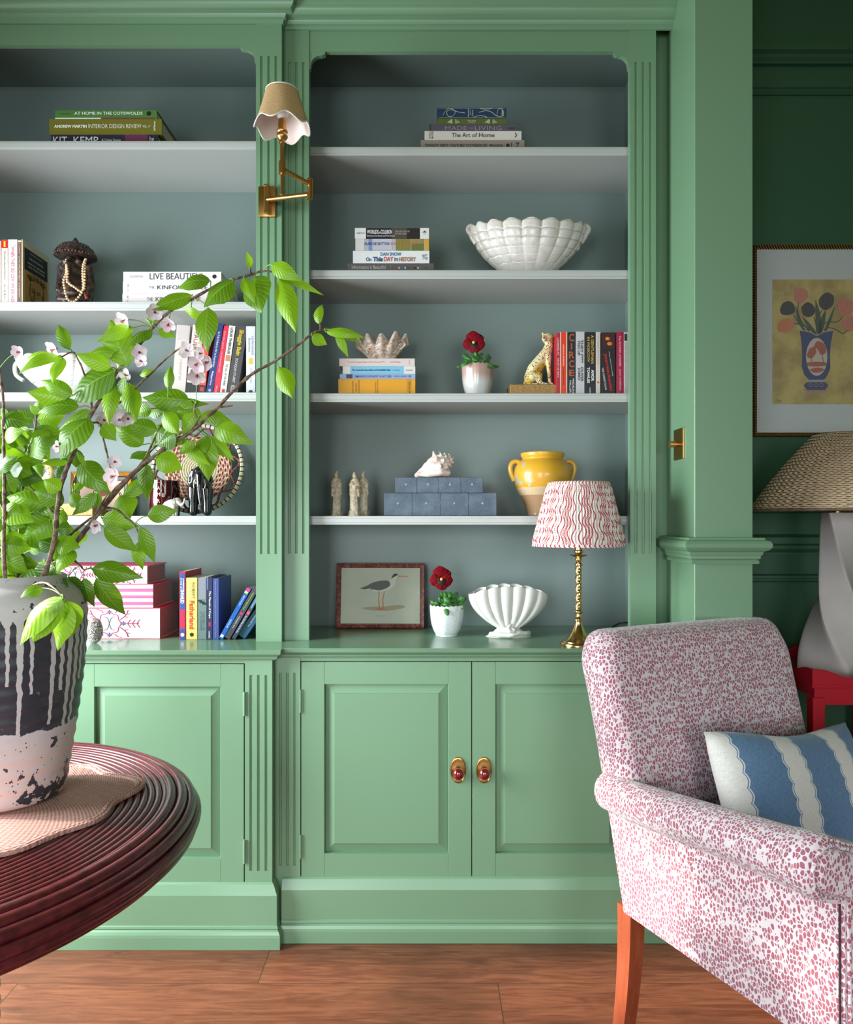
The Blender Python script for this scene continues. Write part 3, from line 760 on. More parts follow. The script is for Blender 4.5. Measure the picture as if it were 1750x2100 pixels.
FW = [(256,656,12),(113,716,12),(40,722,9),(316,640,11),(346,664,10),(286,722,10),(292,742,9),(262,770,9),(386,720,11),(405,745,12),(428,742,11),(405,768,12),(415,725,9),(212,860,11),(243,862,11),(262,857,9),(236,948,9),(236,976,13),(121,916,8),(200,1076,10),(30,925,12)]
def poly3(key): return [px(a, b, Y) for a, b, Y in BR[key][0]]
def nearest(p, keys):
    best = None
    for k in keys:
        for i, (a, b, Y) in enumerate(BR[k][0]):
            d = math.hypot(a-p[0], b-p[1])
            if best is None or d < best[0]: best = (d, k, Y, (a, b))
    for k, pts, Y in TW:
        if k not in keys: continue
        for a, b in pts:
            d = math.hypot(a-p[0], b-p[1])
            if best is None or d < best[0]: best = (d, k, Y, (a, b))
    return best
def smooth_path(P, n=4):
    out = []
    for i in range(len(P)-1):
        p0 = P[max(i-1, 0)]; p1 = P[i]; p2 = P[i+1]; p3 = P[min(i+2, len(P)-1)]
        for k in range(n):
            t = k/n; out.append(.5*((2*p1)+(p2-p0)*t+(2*p0-5*p1+4*p2-p3)*t*t+(3*p1-p0-3*p2+p3)*t**3))
    return out+[P[-1]]
SM = {k: (MB(), MB(), MB(), MB(), MB()) for k in BR}   # stem, leaves, petals, stamens, petioles
for k in BR:
    pts, r0, r1 = BR[k]; P = poly3(k)
    if k != 'f': P = [P[0]+Vector((-.01, 0, -.12)), P[0]+Vector((-.003, 0, -.03))]+P
    else: P = [P[0]+Vector((-.015, .03, -.05))]+P
    Q = smooth_path(P, 5); n = len(Q); rq = random.Random(5)
    SM[k][0].tube(Q, [r0+(r1-r0)*(i/(n-1))+rq.uniform(-.0004, .0005)+(.0009 if i % 9 == 4 else 0) for i in range(n)], 9)
for k, pts, Y in TW:
    Q = smooth_path([px(a, b, Y+.004*math.sin(i)) for i, (a, b) in enumerate(pts)], 4)
    SM[k][0].tube(Q, [.0024-.0011*i/(len(Q)-1)+(.0006 if i % 5 == 0 else 0) for i in range(len(Q))], 7)
sd = 0
def put_leaf(bx, by, tx, ty, wd, tint, Y=None):
    global sd
    sd += 1; R = random.Random(sd*13)
    nb = nearest((bx, by), ('a', 'b', 'c', 'd', 'e', 'g')); k = nb[1]; Yb = nb[2]+R.uniform(-.025, .01) if Y is None else Y
    if Y is not None: k = 'f'
    B = px(bx, by, Yb); T = px(tx, ty, Yb+R.uniform(-.035, .03))
    T = B+(T-B)*1.12; add_leaf(SM[k][1], B, T, wd*Yb/F*1.22, tint, sd)
    A = px(nb[3][0], nb[3][1], nb[2]) if Y is None else px(128, 1222, 1.31)
    if 3 < (A-B).length*1000 < 75: mid = (A+B)/2+Vector((0, 0, .004)); SM[k][4].tube(smooth_path([A, mid, B, B+(T-B)*.04], 3), .0011, 5)
for l in LV: put_leaf(*l)
for l in FL: put_leaf(*l)
R = random.Random(21)
for i in range(230):     # the dense mass low on the left, above the vase mouth
    key = R.choice(['c', 'd', 'g', 'c', 'd', 'g', 'b', 'e']); pts = BR[key][0]; q = R.choice([p for p in pts if p[1] > 870])
    bx = q[0]+R.uniform(-14, 14); by = min(1195, q[1]+R.uniform(-25, 25)); 
    if bx > 165 or (bx > 100 and R.random() < .5) : continue
    a = R.uniform(-PI*.15, PI*1.15); L = R.uniform(42, 74)
    Yb = q[2]+R.uniform(.0, .07); B = px(bx, by, Yb); T = px(bx+L*math.cos(a), by+L*.75*math.sin(a), Yb+R.uniform(-.02, .05))
    add_leaf(SM[key][1], B, T, R.uniform(30, 46)*1.5/F, R.uniform(.05, .85), 500+i)
    A = px(q[0], q[1], q[2])
    SM[key][4].tube(smooth_path([A, (A+B)/2, B], 3), .001, 5)
BLS = []
for i, (fx, fy, fr) in enumerate(FW):
    bp_, bs_ = MB(), MB()
    nb = nearest((fx, fy), ('a', 'b', 'c', 'd')); k = nb[1]; Y = nb[2]-.012; C0 = px(fx, fy, Y); r = fr*Y/F*1.6; R = random.Random(90+i)
    ax = Vector((R.uniform(-.8, .8), -1, R.uniform(-.9, .2))).normalized(); e1 = ax.cross(Vector((0, 0, 1))).normalized(); e2 = ax.cross(e1)
    for q in range(5):
        a = 2*PI*q/5+R.uniform(-.15, .15); d = (e1*math.cos(a)+e2*math.sin(a)); t = ax.cross(d)
        op = R.uniform(.25, .75)
        def f(u, v_, d=d, t=t, op=op):
            s = math.sin(PI*min(1, v_**1.15*.86+.03)); q_ = u*2-1
            return C0+d*(r*v_)+ax*(r*op*v_**1.5)+t*(q_*r*.50*s)+ax*(r*.12*q_*q_*s)
        bp_.grid(f, 4, 6)
    for q in range(8):
        a = 2*PI*q/8; d = (e1*math.cos(a)+e2*math.sin(a))*.25+ax
        bs_.tube([C0, C0+d.normalized()*r*.5], .0004, 4); bs_.ball(C0+d.normalized()*r*.5, .0009, 5, 4)
    A = px(nb[3][0], nb[3][1], nb[2])
    if (A-C0).length < .09:
        SM[k][4].tube(smooth_path([A, (A+C0)/2+Vector((0, 0, .006)), C0], 4), .0009, 5)
    bs_.ball(C0-ax*.002, .003, 7, 5); BLS.append((k, C0, bp_, bs_))
LAB = {'a': 'longest cherry branch, arching right across the fluted pilaster from the vase', 'b': 'tall leafy cherry branch rising in front of the white shell bowl and books', 'c': 'upright bare-topped cherry stem at the left of the vase mouth', 'd': 'thin upright cherry stem with young leaves just right of the bare-topped one', 'e': 'slim cherry branch running behind the longest branch', 'f': 'short cherry sprig drooping bright leaves over the front of the vase', 'g': 'leafy cherry branch at the far left edge of the vase mouth'}
GST = cm((128, 168, 60), .5)
for k in BR:
    s, lv, pe, stn, pt = SM[k]; base = s.v[0].copy()
    r_ = empty('cherry_branch', base, LAB[k], 'branch', 'cherry branches in the drip-glazed vase')
    s.build('stem', BARK, r_, smooth=60, off=base)
    if lv.v:
        nf = len(lv.f); b0 = len(lv.v); lv.v += pt.v; lv.t += pt.t; lv.uv += pt.uv
        lv.f += [tuple(i+b0 for i in f) for f in pt.f]
        lv.build('leaves', LEAF, r_, smooth=80, off=base, recalc=False, second=(GST, nf))
    for kk, C0, bp_, bs_ in BLS:
        if kk != k: continue
        nf = len(bp_.f); b0 = len(bp_.v); bp_.v += bs_.v; bp_.t += bs_.t; bp_.uv += bs_.uv; bp_.f += [tuple(i+b0 for i in f) for f in bs_.f]
        o = bp_.build('blossom', PETAL, r_, smooth=80, off=C0, recalc=False, second=(STAMEN, nf)); o.location = C0-base
# ------------------------------------------------------------ books
PAGE = cm((226, 214, 192), .85)
K_ = (18, 18, 20); W0 = (232, 228, 224)
def book(t, h, d, col, loc, label, group=None, lying=False, spine=(), hard=False, lean=0.0, front=(), rough=.4, pcol=None, cat='book', swing=0.0, nm='book'):
    rot = (0, -PI/2+0.0, 0) if lying else (0, lean, 0)
    r = empty(nm, loc, label, cat, group, (0, rot[1], swing))
    c = .0028 if hard else .0011; ov = .003 if hard else .0
    m = MB(); m.box(0, t, 0, c, 0, h, .0004); m.box(0, c, c, d, 0, h); m.box(t-c, t, c, d, 0, h); m.build('cover', cm(col, rough), r)
    m = MB(); m.box(c, t-c, c+.0005, d-ov-.001, ov+.0006, h-ov-.0006); m.build('pages', cm(pcol, .85) if pcol else PAGE, r)
    e = -.0008; nb_ = 0
    for it in spine:
        k = it[0]
        if k == 'b':
            _, a, b, c0, c1, cc = it
            nb_ += 1; m = MB(); m.box(c0*t, c1*t, -.00025-.00008*min(nb_, 5), .0001, h*(1-b), h*(1-a)); m.build('spine_band', cm(cc, rough), r)
        elif k == 't':
            _, s, a, b, c0, c1, cc = it[:7]
            text(s, (b-a)*h, (c1-c0)*t, cm(cc, rough), r, ((c0+c1)/2*t, e, h*(1-(a+b)/2)), (0, 0, -1), (1, 0, 0), bold=it[7] if len(it) > 7 else .012)
        elif k == 'h':
            _, s, a, b, c0, c1, cc = it[:7]
            text(s, (c1-c0)*t, (b-a)*h, cm(cc, rough), r, ((c0+c1)/2*t, e, h*(1-(a+b)/2)), (1, 0, 0), (0, 0, 1), bold=it[7] if len(it) > 7 else .012)
        elif k == 'v':   # reads across a lying spine, bottom to top
            _, s, a, b, c0, c1, cc = it[:7]
            text(s, (c1-c0)*t, (b-a)*h, cm(cc, rough), r, ((c0+c1)/2*t, e, h*(1-(a+b)/2)), (1, 0, 0), (0, 0, 1))
        elif k == 'd':   # small round badge
            _, a, c0, rad, cc = it
            m = MB(); m.tube([(c0*t, -.0002, h*(1-a)), (c0*t, -.0006, h*(1-a))], rad, 16); m.build('badge', cm(cc, rough), r)
    for f in front: f(r, t, h, d)
    return r
def stack(zs, Y, items, group):
    z = zs
    for it in items:
        x0, x1, yt, col, label, spine = it[:6]; kw = it[6] if len(it) > 6 else {}
        zt = PZ(yt, Y); X1 = PX(x1, Y); wdt = X1-PX(x0, Y); t = zt-z-.0004
        kw = dict(kw); d = kw.pop('d', .15); dy = kw.pop('dy', 0)
        book(t, wdt, d, col, (X1, Y+dy, z+.0002), label, group, lying=True, spine=spine, **kw); z = zt
    return z
# --- right bay, top shelf
def rope(r, t, h, d):
    m = MB(); cc = (200, 198, 180)
    def tb(pts): m.tube(smooth_path([Vector((c*t, -.0007, h*(1-a))) for a, c in pts], 4), .0008, 5)
    for z0, z1, c0, c1 in ((.02, .98, .93, .95), (.02, .98, .05, .07)): m.box(c0*t, c1*t, -.0006, 0, h*(1-z1), h*(1-z0))
    tb([(.08, .3), (.14, .8), (.2, .92), (.26, .6), (.22, .2), (.16, .2), (.14, .6), (.2, .8), (.3, .6), (.4, .5)])
    tb([(.6, .55), (.7, .7), (.78, .6), (.84, .3), (.9, .15)]); tb([(.52, .1), (.6, .25), (.68, .2), (.72, .1)]); tb([(.86, .2), (.88, .8), (.94, .85), (.95, .3), (.9, .15), (.86, .3)])
    tb([(.62, .9), (.7, .85), (.8, .92)])
    m.build('rope_pattern', cm(cc), r)
def fern(r, t, h, d):
    m = MB()
    for a0, s in ((.22, 1), (.26, -1), (.76, 1), (.8, -1)):
        for k in range(7):
            q = k/7; p = Vector(((.15+.65*q)*t, -.0006, h*(1-a0)+s*.0))
            m.tube([p, p+Vector((.22*t, 0, s*h*.07*(1-q)+.0005))], .0006, 4)
    m.build('fern_pattern', cm((210, 206, 180)), r)
G = 'books lying in the stack on the top shelf of the right bay'
stack(ZR[0], 2.47, [
 (863, 1076, 287, (156, 142, 134), 'taupe book with dark capitals, bottom of the stack on the right bay top shelf', [('t', 'TWENTY FIRST CENTURY COTSWOLDS', .04, .64, .3, .62, (50, 44, 44)), ('t', 'PIPPA PATON', .66, .79, .34, .58, (50, 44, 44)), ('d', .84, .5, .006, (50, 44, 44)), ('t', 'I  Z', .87, .95, .2, .75, (60, 54, 54))], dict(d=.24, hard=True)),
 (871, 1070, 268.5, (222, 214, 204), 'cream book with large thin dark title, second from bottom of the right bay top stack', [('t', 'The Art', .28, .47, .28, .76, (60, 56, 54), .004), ('t', 'of', .49, .54, .28, .76, (60, 56, 54), 0), ('t', 'Home', .56, .72, .28, .76, (60, 56, 54), .004), ('v', 'SHEA', .045, .062, .12, .9, (110, 100, 96)), ('v', 'McGEE', .07, .087, .12, .95, (110, 100, 96)), ('t', '>', .93, .95, .2, .85, (70, 60, 60))], dict(d=.23, hard=True)),
 (881, 1060, 255, (92, 84, 98), 'muted purple book with faint pale capitals, middle of the right bay top stack', [('t', 'MADE', .18, .43, .1, .72, (150, 142, 148), 0), ('t', 'FOR', .45, .5, .25, .5, (150, 142, 148)), ('t', 'LIVING', .52, .83, .1, .72, (150, 142, 148), 0), ('b', .0, .02, 0, 1, (70, 62, 76)), ('b', .9, .98, .2, .6, (74, 66, 82))], dict(d=.22, hard=True)),
 (897, 1039, 243, (92, 104, 48), 'small olive book with cream fern pattern in the right bay top stack', [('t', 'Persuasion', .44, .56, .5, .75, (206, 200, 180)), ('t', 'Jane Austen', .45, .55, .2, .42, (206, 200, 180))], dict(d=.135, hard=True, front=(fern,))),
 (897, 1039, 220.5, (34, 62, 92), 'small navy book with cream rope pattern on top of the right bay top stack', [('h', 'Mansfield', .44, .462, .15, .85, (206, 204, 190)), ('h', 'Jane', .475, .49, .3, .8, (206, 204, 190)), ('h', 'Park', .5, .52, .25, .8, (206, 204, 190)), ('b', .93, .965, .2, .75, (150, 150, 140))], dict(d=.135, hard=True, front=(rope,))),
], G)
# --- right bay, second shelf
G = 'books lying beside the white shell bowl'
stack(ZR[1], 2.47, [
 (713, 890, 540, (92, 88, 86), 'wide grey book under the stack beside the white shell bowl', [('t', 'Information is Beautiful', .05, .44, .38, .78, (190, 186, 182), .004), ('b', .5, .504, .1, .9, (130, 120, 110))]+[('b', a, a+.016, .42, .6, c) for a, c in ((.56, (190, 60, 50)), (.59, (200, 200, 200)), (.62, (60, 110, 160)), (.66, (210, 206, 200)), (.69, (40, 70, 130)), (.73, (170, 50, 50)), (.77, (30, 30, 40)), (.81, (210, 210, 210)), (.84, (190, 60, 50)), (.90, (40, 80, 120)))], dict(d=.22, hard=True)),
 (724, 881, 514, (228, 228, 226), 'thick white book with blue and red lettering in the stack beside the shell bowl', [('t', 'DAN SNOW', .36, .63, .58, .86, (52, 100, 150), .02), ('t', 'On', .17, .24, .15, .46, (30, 70, 120), .02), ('t', 'This', .26, .39, .13, .5, (34, 80, 120), .045), ('t', 'DAY', .405, .525, .14, .5, (190, 60, 50), .02), ('t', 'in', .54, .585, .15, .5, (50, 90, 130), .02), ('t', 'HISTORY', .6, .82, .13, .48, (160, 110, 80), .03), ('t', 'YG', .9, .97, .28, .7, (50, 60, 70), 0)], dict(d=.155, hard=True)),
 (729, 880, 490, (176, 178, 190), 'paperback with a photo spine in grey, violet and olive beside the shell bowl', [('b', 0, .12, 0, 1, (214, 208, 206)), ('b', .18, .23, 0, 1, (120, 140, 190)), ('b', .23, .5, .1, 1, (190, 190, 204)), ('b', .55, .75, 0, 1, (128, 124, 66)), ('b', .76, .93, 0, .6, (104, 112, 56)), ('b', .76, .93, .6, 1, (150, 130, 80)), ('b', .94, 1, 0, 1, (206, 160, 60)), ('t', 'ALAIN DE BOTTON', .12, .46, .46, .7, (70, 72, 84)), ('t', 'STATUS ANXIETY', .48, .84, .46, .7, (206, 120, 60))], dict(d=.13)),
 (728, 880, 467.5, (40, 36, 36), 'black and white paperback on top of the stack beside the shell bowl', [('b', 0, .15, 0, 1, (224, 222, 218)), ('b', .88, 1, 0, 1, (226, 224, 220)), ('b', .5, .7, 0, 1, (78, 68, 60)), ('t', 'WORLDS', .165, .32, .46, .82, (236, 236, 234), .02), ('t', 'IN', .327, .345, .46, .65, (236, 236, 234)), ('t', 'COLLISION', .35, .5, .46, .82, (236, 236, 234), .02), ('t', 'TERROR AND THE FUTURE', .54, .74, .6, .76, (170, 164, 156)), ('t', 'OF GLOBAL ORDER', .54, .7, .38, .54, (170, 164, 156)), ('t', 'Edited by Ken Booth and Tim Dunne', .165, .54, .16, .34, (224, 222, 220)), ('t', 'palgrave', .025, .13, .44, .6, (80, 76, 74)), ('t', '*', .915, .965, .3, .75, (40, 40, 40), .03)], dict(d=.135)),
], G)
# --- right bay, third shelf, lying
G = 'books lying under the fluted clam shell'
zt = stack(ZR[2], 2.48, [
 (694, 852, 777, (228, 158, 22), 'thick golden yellow book at the bottom of the stack under the clam shell', [('h', 'POST-WAR', .18, .197, .04, .88, (120, 76, 14)), ('h', 'LISTED', .222, .238, .18, .75, (120, 76, 14)), ('h', 'BUILDINGS', .258, .275, .04, .92, (120, 76, 14)), ('h', 'ELAIN HARWOOD', .475, .488, .12, .8, (120, 76, 14)), ('h', 'JAMES O. DAVIES', .505, .518, .0, .92, (120, 76, 14)), ('b', .895, .897, .02, .95, (100, 62, 14)), ('b', .942, .944, .02, .95, (100, 62, 14)), ('b', .895, .944, .93, .95, (100, 62, 14)), ('h', 'BATSFORD', .91, .93, .1, .86, (90, 56, 14), .02)], dict(d=.20, hard=True)),
 (697, 852, 767, (150, 172, 214), 'thin pale blue book with a small elephant picture under the clam shell', [('t', 'ZIMBABWE ELEPHANT HUNT 2008', .19, .68, .25, .75, (84, 92, 128), .008), ('t', 'PATRICK MAVROS', .71, .89, .3, .7, (90, 98, 132), 0), ('b', .085, .17, .1, .92, (66, 58, 74)), ('t', 'II', .91, .935, .25, .75, (84, 92, 128))], dict(d=.19)),
 (703, 852, 751, (222, 220, 216), 'white and sky blue paperback in the stack under the clam shell', [('b', .105, .84, 0, 1, (126, 190, 220)), ('t', 'The international politics of the Middle East', .125, .66, .34, .62, (20, 40, 60), .03), ('t', 'HINNEBUSCH', .69, .79, .4, .56, (90, 130, 160)), ('t', 'MANCHESTER', .87, .96, .4, .54, (90, 90, 90))], dict(d=.15)),
 (696, 851, 735, (222, 204, 200), 'pale pink paperback directly under the fluted clam shell', [('t', 'The Life-Changing Magic of Not Giving a F**k', .11, .6, .38, .64, (178, 110, 104), 0), ('t', 'Sarah Knight', .67, .81, .38, .64, (178, 110, 104), 0), ('h', 'Quercus', .92, .93, .2, .8, (110, 90, 90))], dict(d=.135)),
], G)
CLZ = zt
# --- right bay, third shelf, standing
def standing(zs, Y, items, group, side=None):
    for it in items:
        x0, x1, yt, col, label, spine = it[:6]; kw = dict(it[6]) if len(it) > 6 else {}
        Yq = Y+kw.pop('dy', 0); d = kw.pop('d', .13); X0 = PX(x0, Yq); t = PX(x1, Yq)-X0-.0006; h = PZ(yt, Yq)-zs
        book(t, h, d, col, (X0, Yq, zs+.0003), label, group, spine=spine, **kw)
G = 'books standing upright to the right of the leopard'
def corr(r, t, h, d):
    m = MB(); m.box(.05*t, .95*t, -.0004, .0001, h*.74, h*.99); m.build('spine_band', cm((60, 18, 16)), r)
    m = MB(); m.ball((t*.45, -.0012, h*.9), .006, 10, 8, (1.3, .2, 1)); m.ball((t*.6, -.0012, h*.82), .009, 10, 8, (1, .12, .7)); m.build('spine_picture', cm((214, 120, 50)), r)
    a = math.radians(9)
    xd = Vector((math.sin(a), 0, -math.cos(a))); yd = Vector((math.cos(a), 0, math.sin(a)))
    text('JONATHAN FRANZEN', h*.60, t*.23, cm((206, 30, 30)), r, (t*.46, -.0008, h*.365), xd, yd, bold=.03)
    text('THE CORRECTIONS', h*.36, t*.13, cm((214, 210, 206)), r, (t*.2, -.0008, h*.26), xd, yd)
    text("'A book which is funny, moving'", h*.40, t*.09, cm((214, 210, 206)), r, (t*.68, -.0008, h*.5), xd, yd)
standing(ZR[2], 2.48, [
 (1142, 1149, 683, (176, 30, 48), 'slim crimson book next to the leopard, with a cream page-coloured side', [('t', 'LOOKING AT', .08, .36, .2, .75, (230, 215, 205)), ('t', 'THE ART OF SIMPLE', .4, .72, .2, .75, (230, 190, 180))]),
 (1149, 1164, 681, (226, 58, 22), 'orange-red paperback with cream edges, just right of the slim crimson one', [('b', 0, 1, 0, .12, (226, 214, 196)), ('b', 0, 1, .88, 1, (226, 214, 196)), ('t', 'JORDAN B. PETERSON', .2, .54, .36, .56, (240, 226, 210), .01), ('t', '12 RULES FOR LIFE', .56, .84, .36, .56, (60, 30, 30), .01)]),
 (1165, 1181, 681, (30, 30, 34), 'black book with big copper capitals stacked down the spine', [('h', 'C', .03, .15, .15, .85, (176, 90, 34), .02), ('h', 'I', .18, .28, .4, .56, (176, 90, 34), .02), ('h', 'R', .31, .42, .15, .85, (176, 90, 34), .02), ('h', 'C', .45, .56, .15, .85, (176, 90, 34), .02), ('h', 'E', .60, .70, .15, .85, (176, 90, 34), .02), ('t', 'MADELINE', .74, .99, .58, .84, (216, 212, 206)), ('t', 'MILLER', .77, .97, .2, .44, (216, 212, 206))]),
 (1181.3, 1199.5, 680, (196, 192, 196), 'light grey paperback with heavy black title, right of the copper-lettered black one', [('t', 'THEY F***', .13, .5, .56, .84, (30, 30, 34), .02), ('t', 'YOU UP', .14, .38, .2, .46, (30, 30, 34), .03), ('t', 'OLIVER', .56, .79, .56, .84, (30, 30, 34), .02), ('t', 'JAMES', .57, .77, .2, .46, (30, 30, 34), .02)]),
 (1200.5, 1222, 681, (26, 28, 32), 'thick black book with gold and white capitals in two lines', [('t', 'A GENTLEMAN', .05, .5, .56, .84, (196, 160, 70), .02), ('t', 'IN MOSCOW', .08, .48, .2, .44, (196, 160, 70), .02), ('t', 'AMOR', .60, .78, .58, .86, (232, 230, 226), .03), ('t', 'TOWLES', .56, .81, .18, .44, (232, 230, 226), .03), ('t', 'windmill', .88, .99, .4, .58, (200, 200, 196))], dict(d=.14)),
 (1222.6, 1232, 681, (208, 194, 184), 'narrow beige paperback beside the thick black one with gold capitals', [('t', 'F. Scott Fitzgerald  The Great Gatsby', .03, .52, .36, .62, (80, 70, 66), 0), ('d', .8, .5, .0035, (190, 90, 60))]),
 (1234, 1262.5, 682, (24, 20, 22), 'thick black paperback with slanting red lettering and a fiery picture on top', [], dict(front=(corr,))),
 (1264, 1279.5, 681, (174, 20, 66), 'magenta paperback with white serif title near the right end of the row', [('t', 'The SOUND of PAPER', .06, .55, .38, .66, (232, 190, 200), .004), ('t', 'JULIA CAMERON', .59, .92, .38, .66, (232, 190, 200), .004), ('b', 0, 1, 0, .06, (60, 20, 40))]),
 (1280, 1288.3, 681, (206, 202, 196), 'slim white paperback with a dark top band beside the magenta one', [('b', .03, .14, .1, .8, (60, 56, 50)), ('t', 'PHILIP PULLMAN THE BOOK OF DUST', .18, .95, .3, .65, (150, 146, 140), 0)]),
 (1289, 1295, 683, (200, 196, 190), 'last cream paperback with a red top at the right end of the row', [('b', .0, .08, 0, 1, (180, 30, 30)), ('b', .08, .12, .2, .9, (30, 30, 34))]),
], G)
# --- left bay, top shelf
G = 'large books lying on the top shelf of the left bay'
stack(ZL[0], 2.44, [
 (105, 325, 276, (44, 40, 60), 'dark book with white capitals and a purple picture, bottom of the left bay top stack', [('t', 'KIT', .02, .15, .1, .78, (226, 222, 224), .0), ('t', 'KEMP', .21, .44, .1, .78, (226, 222, 224), .0), ('t', 'A Living Space', .47, .65, .25, .6, (210, 206, 212)), ('b', .69, .90, 0, 1, (112, 50, 84)), ('t', 'hg', .92, .96, .2, .8, (200, 200, 204))], dict(d=.25, hard=True)),
 (101, 332, 244, (112, 108, 36), 'thick olive book with white lettering in the middle of the left bay top stack', [('t', 'ANDREW MARTIN', .045, .335, .42, .62, (236, 232, 214), .04), ('t', 'INTERIOR DESIGN REVIEW', .35, .82, .4, .66, (230, 226, 206), .0), ('t', 'VOL. 17', .83, .9, .44, .58, (230, 226, 206)), ('v', 'teNeues', .925, .945, .22, .86, (236, 232, 214), .02)], dict(d=.27, hard=True)),
 (113, 322, 226, (76, 122, 58), 'slim bright green book on top of the left bay top stack', [('t', 'AT HOME IN THE COTSWOLDS', .19, .86, .46, .82, (232, 238, 224), .015), ('d', .92, .62, .0075, (24, 36, 24)), ('b', .05, .15, .62, .66, (50, 86, 40)), ('b', .05, .15, .5, .54, (50, 86, 40)), ('b', 0, .45, 0, .12, (220, 222, 214)), ('b', .45, .98, 0, .14, (120, 60, 66))], dict(d=.25, hard=True)),
], G)
# --- left bay, second shelf, standing
def gogol(r, t, h, d):
    gold = cm((196, 158, 84)); n = cm((30, 38, 40))
    def face(y0, y1, z0, z1, mat, name, o=.0004):
        m = MB(); m.box(t, t+o, d*y0, d*y1, h*z0, h*z1); return m.build(name, mat, r)
    face(.06, .92, .0, .66, gold, 'cover_panel'); face(.06, .92, .56, .90, n, 'title_panel', .0006)
    wt = cm((232, 228, 214))
    for s, z, w_, hh in (('NIKOLAI GOGOL', .77, .52, .028), ('DIARY OF A MADMAN', .69, .62, .028), ('AND OTHER STORIES', .635, .62, .024), ('PENGUIN CLASSICS', .85, .5, .014)):
        text(s, d*w_, h*hh, wt, r, (t+.0008, d*.49, h*z), (0, 1, 0), (0, 0, 1))
    m = MB(); ink = cm((48, 38, 28)); C = Vector((t+.0012, d*.5, h*.28))
    def ln(pts, rad=.0011): m.tube(smooth_path([C+Vector((0, a*d, b*h)) for a, b in pts], 4), rad, 5)
    ln([(-.22, .12), (-.26, .0), (-.25, -.08), (-.2, -.13), (-.16, -.2), (-.02, -.24), (.12, -.2), (.2, -.08), (.26, .04), (.24, .16)])
    ln([(-.2, .02), (-.12, .045), (-.06, .02)]); ln([(.0, .02), (.08, .03), (.13, .01)]); ln([(-.18, -.0), (-.12, -.01), (-.08, 0)], .0016); ln([(.02, -.005), (.07, -.015)], .0016)
    ln([(-.06, .01), (-.1, -.07), (-.14, -.1), (-.06, -.11)]); ln([(-.16, -.15), (-.08, -.145), (.0, -.155)], .0016); ln([(.1, -.2), (.2, -.28)]); ln([(.2, -.0), (.26, -.02), (.24, -.09)])
    q = random.Random(3)
    for k in range(34):
        a = PI*k/33; b = Vector((math.cos(a)*.24, .13+math.sin(a)*.05)); ln([(b.x, b.y), (b.x*1.15+q.uniform(-.05, .05), b.y+.03), (b.x*1.35+q.uniform(-.07, .07), b.y+q.uniform(.03, .09))], .0006)
    m.build('portrait_drawing', ink, r)
G = 'paperbacks standing left of the beaded statue'
standing(ZL[1], 2.44, [
 (-12, 2.5, 494, (206, 190, 176), 'beige paperback cut by the left edge of the photograph', []),
 (3, 16.3, 492, (222, 208, 196), 'cream paperback with a red and yellow square on top, left of the pink-lettered one', [('b', .005, .13, .0, 1, (208, 28, 28)), ('b', .02, .11, .35, .65, (240, 190, 50)), ('t', 'Marrakech Express Mysteries', .18, .62, .34, .66, (50, 46, 50), .0), ('t', 'Emily Barr', .70, .94, .34, .66, (50, 46, 50), .0)]),
 (16.6, 36, 491, (214, 216, 226), 'white paperback with pale red lettering, second from the drawing-covered one', [('t', 'WHEN THEY GO LOW WE GO HIGH', .12, .99, .32, .66, (222, 110, 104), .015), ('b', .08, .12, .25, .8, (190, 200, 214))]),
 (37, 43.5, 493, (120, 84, 66), 'thin brown paperback squeezed beside the drawing-covered one', [('t', 'LOST ON PLANET CHINA', .05, .9, .3, .7, (210, 190, 160)), ('b', 0, .03, 0, 1, (214, 196, 170))], dict(d=.12)),
 (44, 47, 491, (214, 202, 172), 'paperback showing its cover, black title panel over a gold head drawing', [], dict(d=.172, front=(gogol,))),
], G)
G = 'white books lying right of the beaded statue'
stack(ZL[1], 2.44, [
 (251, 452, 602, (216, 204, 204), 'pinkish white book at the bottom of the pile behind the leaves', [('t', 'THE', .25, .31, .3, .62, (90, 84, 84), 0), ('t', 'KINFOLK HOME', .34, .8, .26, .66, (90, 84, 84), 0), ('h', 'n. w.', .045, .06, .2, .85, (150, 140, 140))], dict(d=.24, hard=True)),
 (252, 454, 577.5, (228, 224, 226), 'white book with spaced dark capitals in the middle of the pile behind the leaves', [('t', 'THE', .265, .32, .4, .6, (80, 76, 78), 0), ('t', 'KINFOLK TABLE', .35, .86, .34, .68, (50, 48, 52), .0), ('h', 'n. w.', .045, .06, .2, .85, (150, 140, 140))], dict(d=.24, hard=True)),
 (253, 454, 557, (232, 230, 232), 'white book with tall thin black capitals on top of the pile behind the leaves', [('t', 'CALDERONE', .06, .2, .4, .62, (120, 116, 118), 0), ('t', 'LIVE BEAUTIFUL', .27, .83, .2, .84, (40, 38, 42), -.004), ('d', .93, .5, .007, (30, 30, 34))], dict(d=.23, hard=True)),
], G)
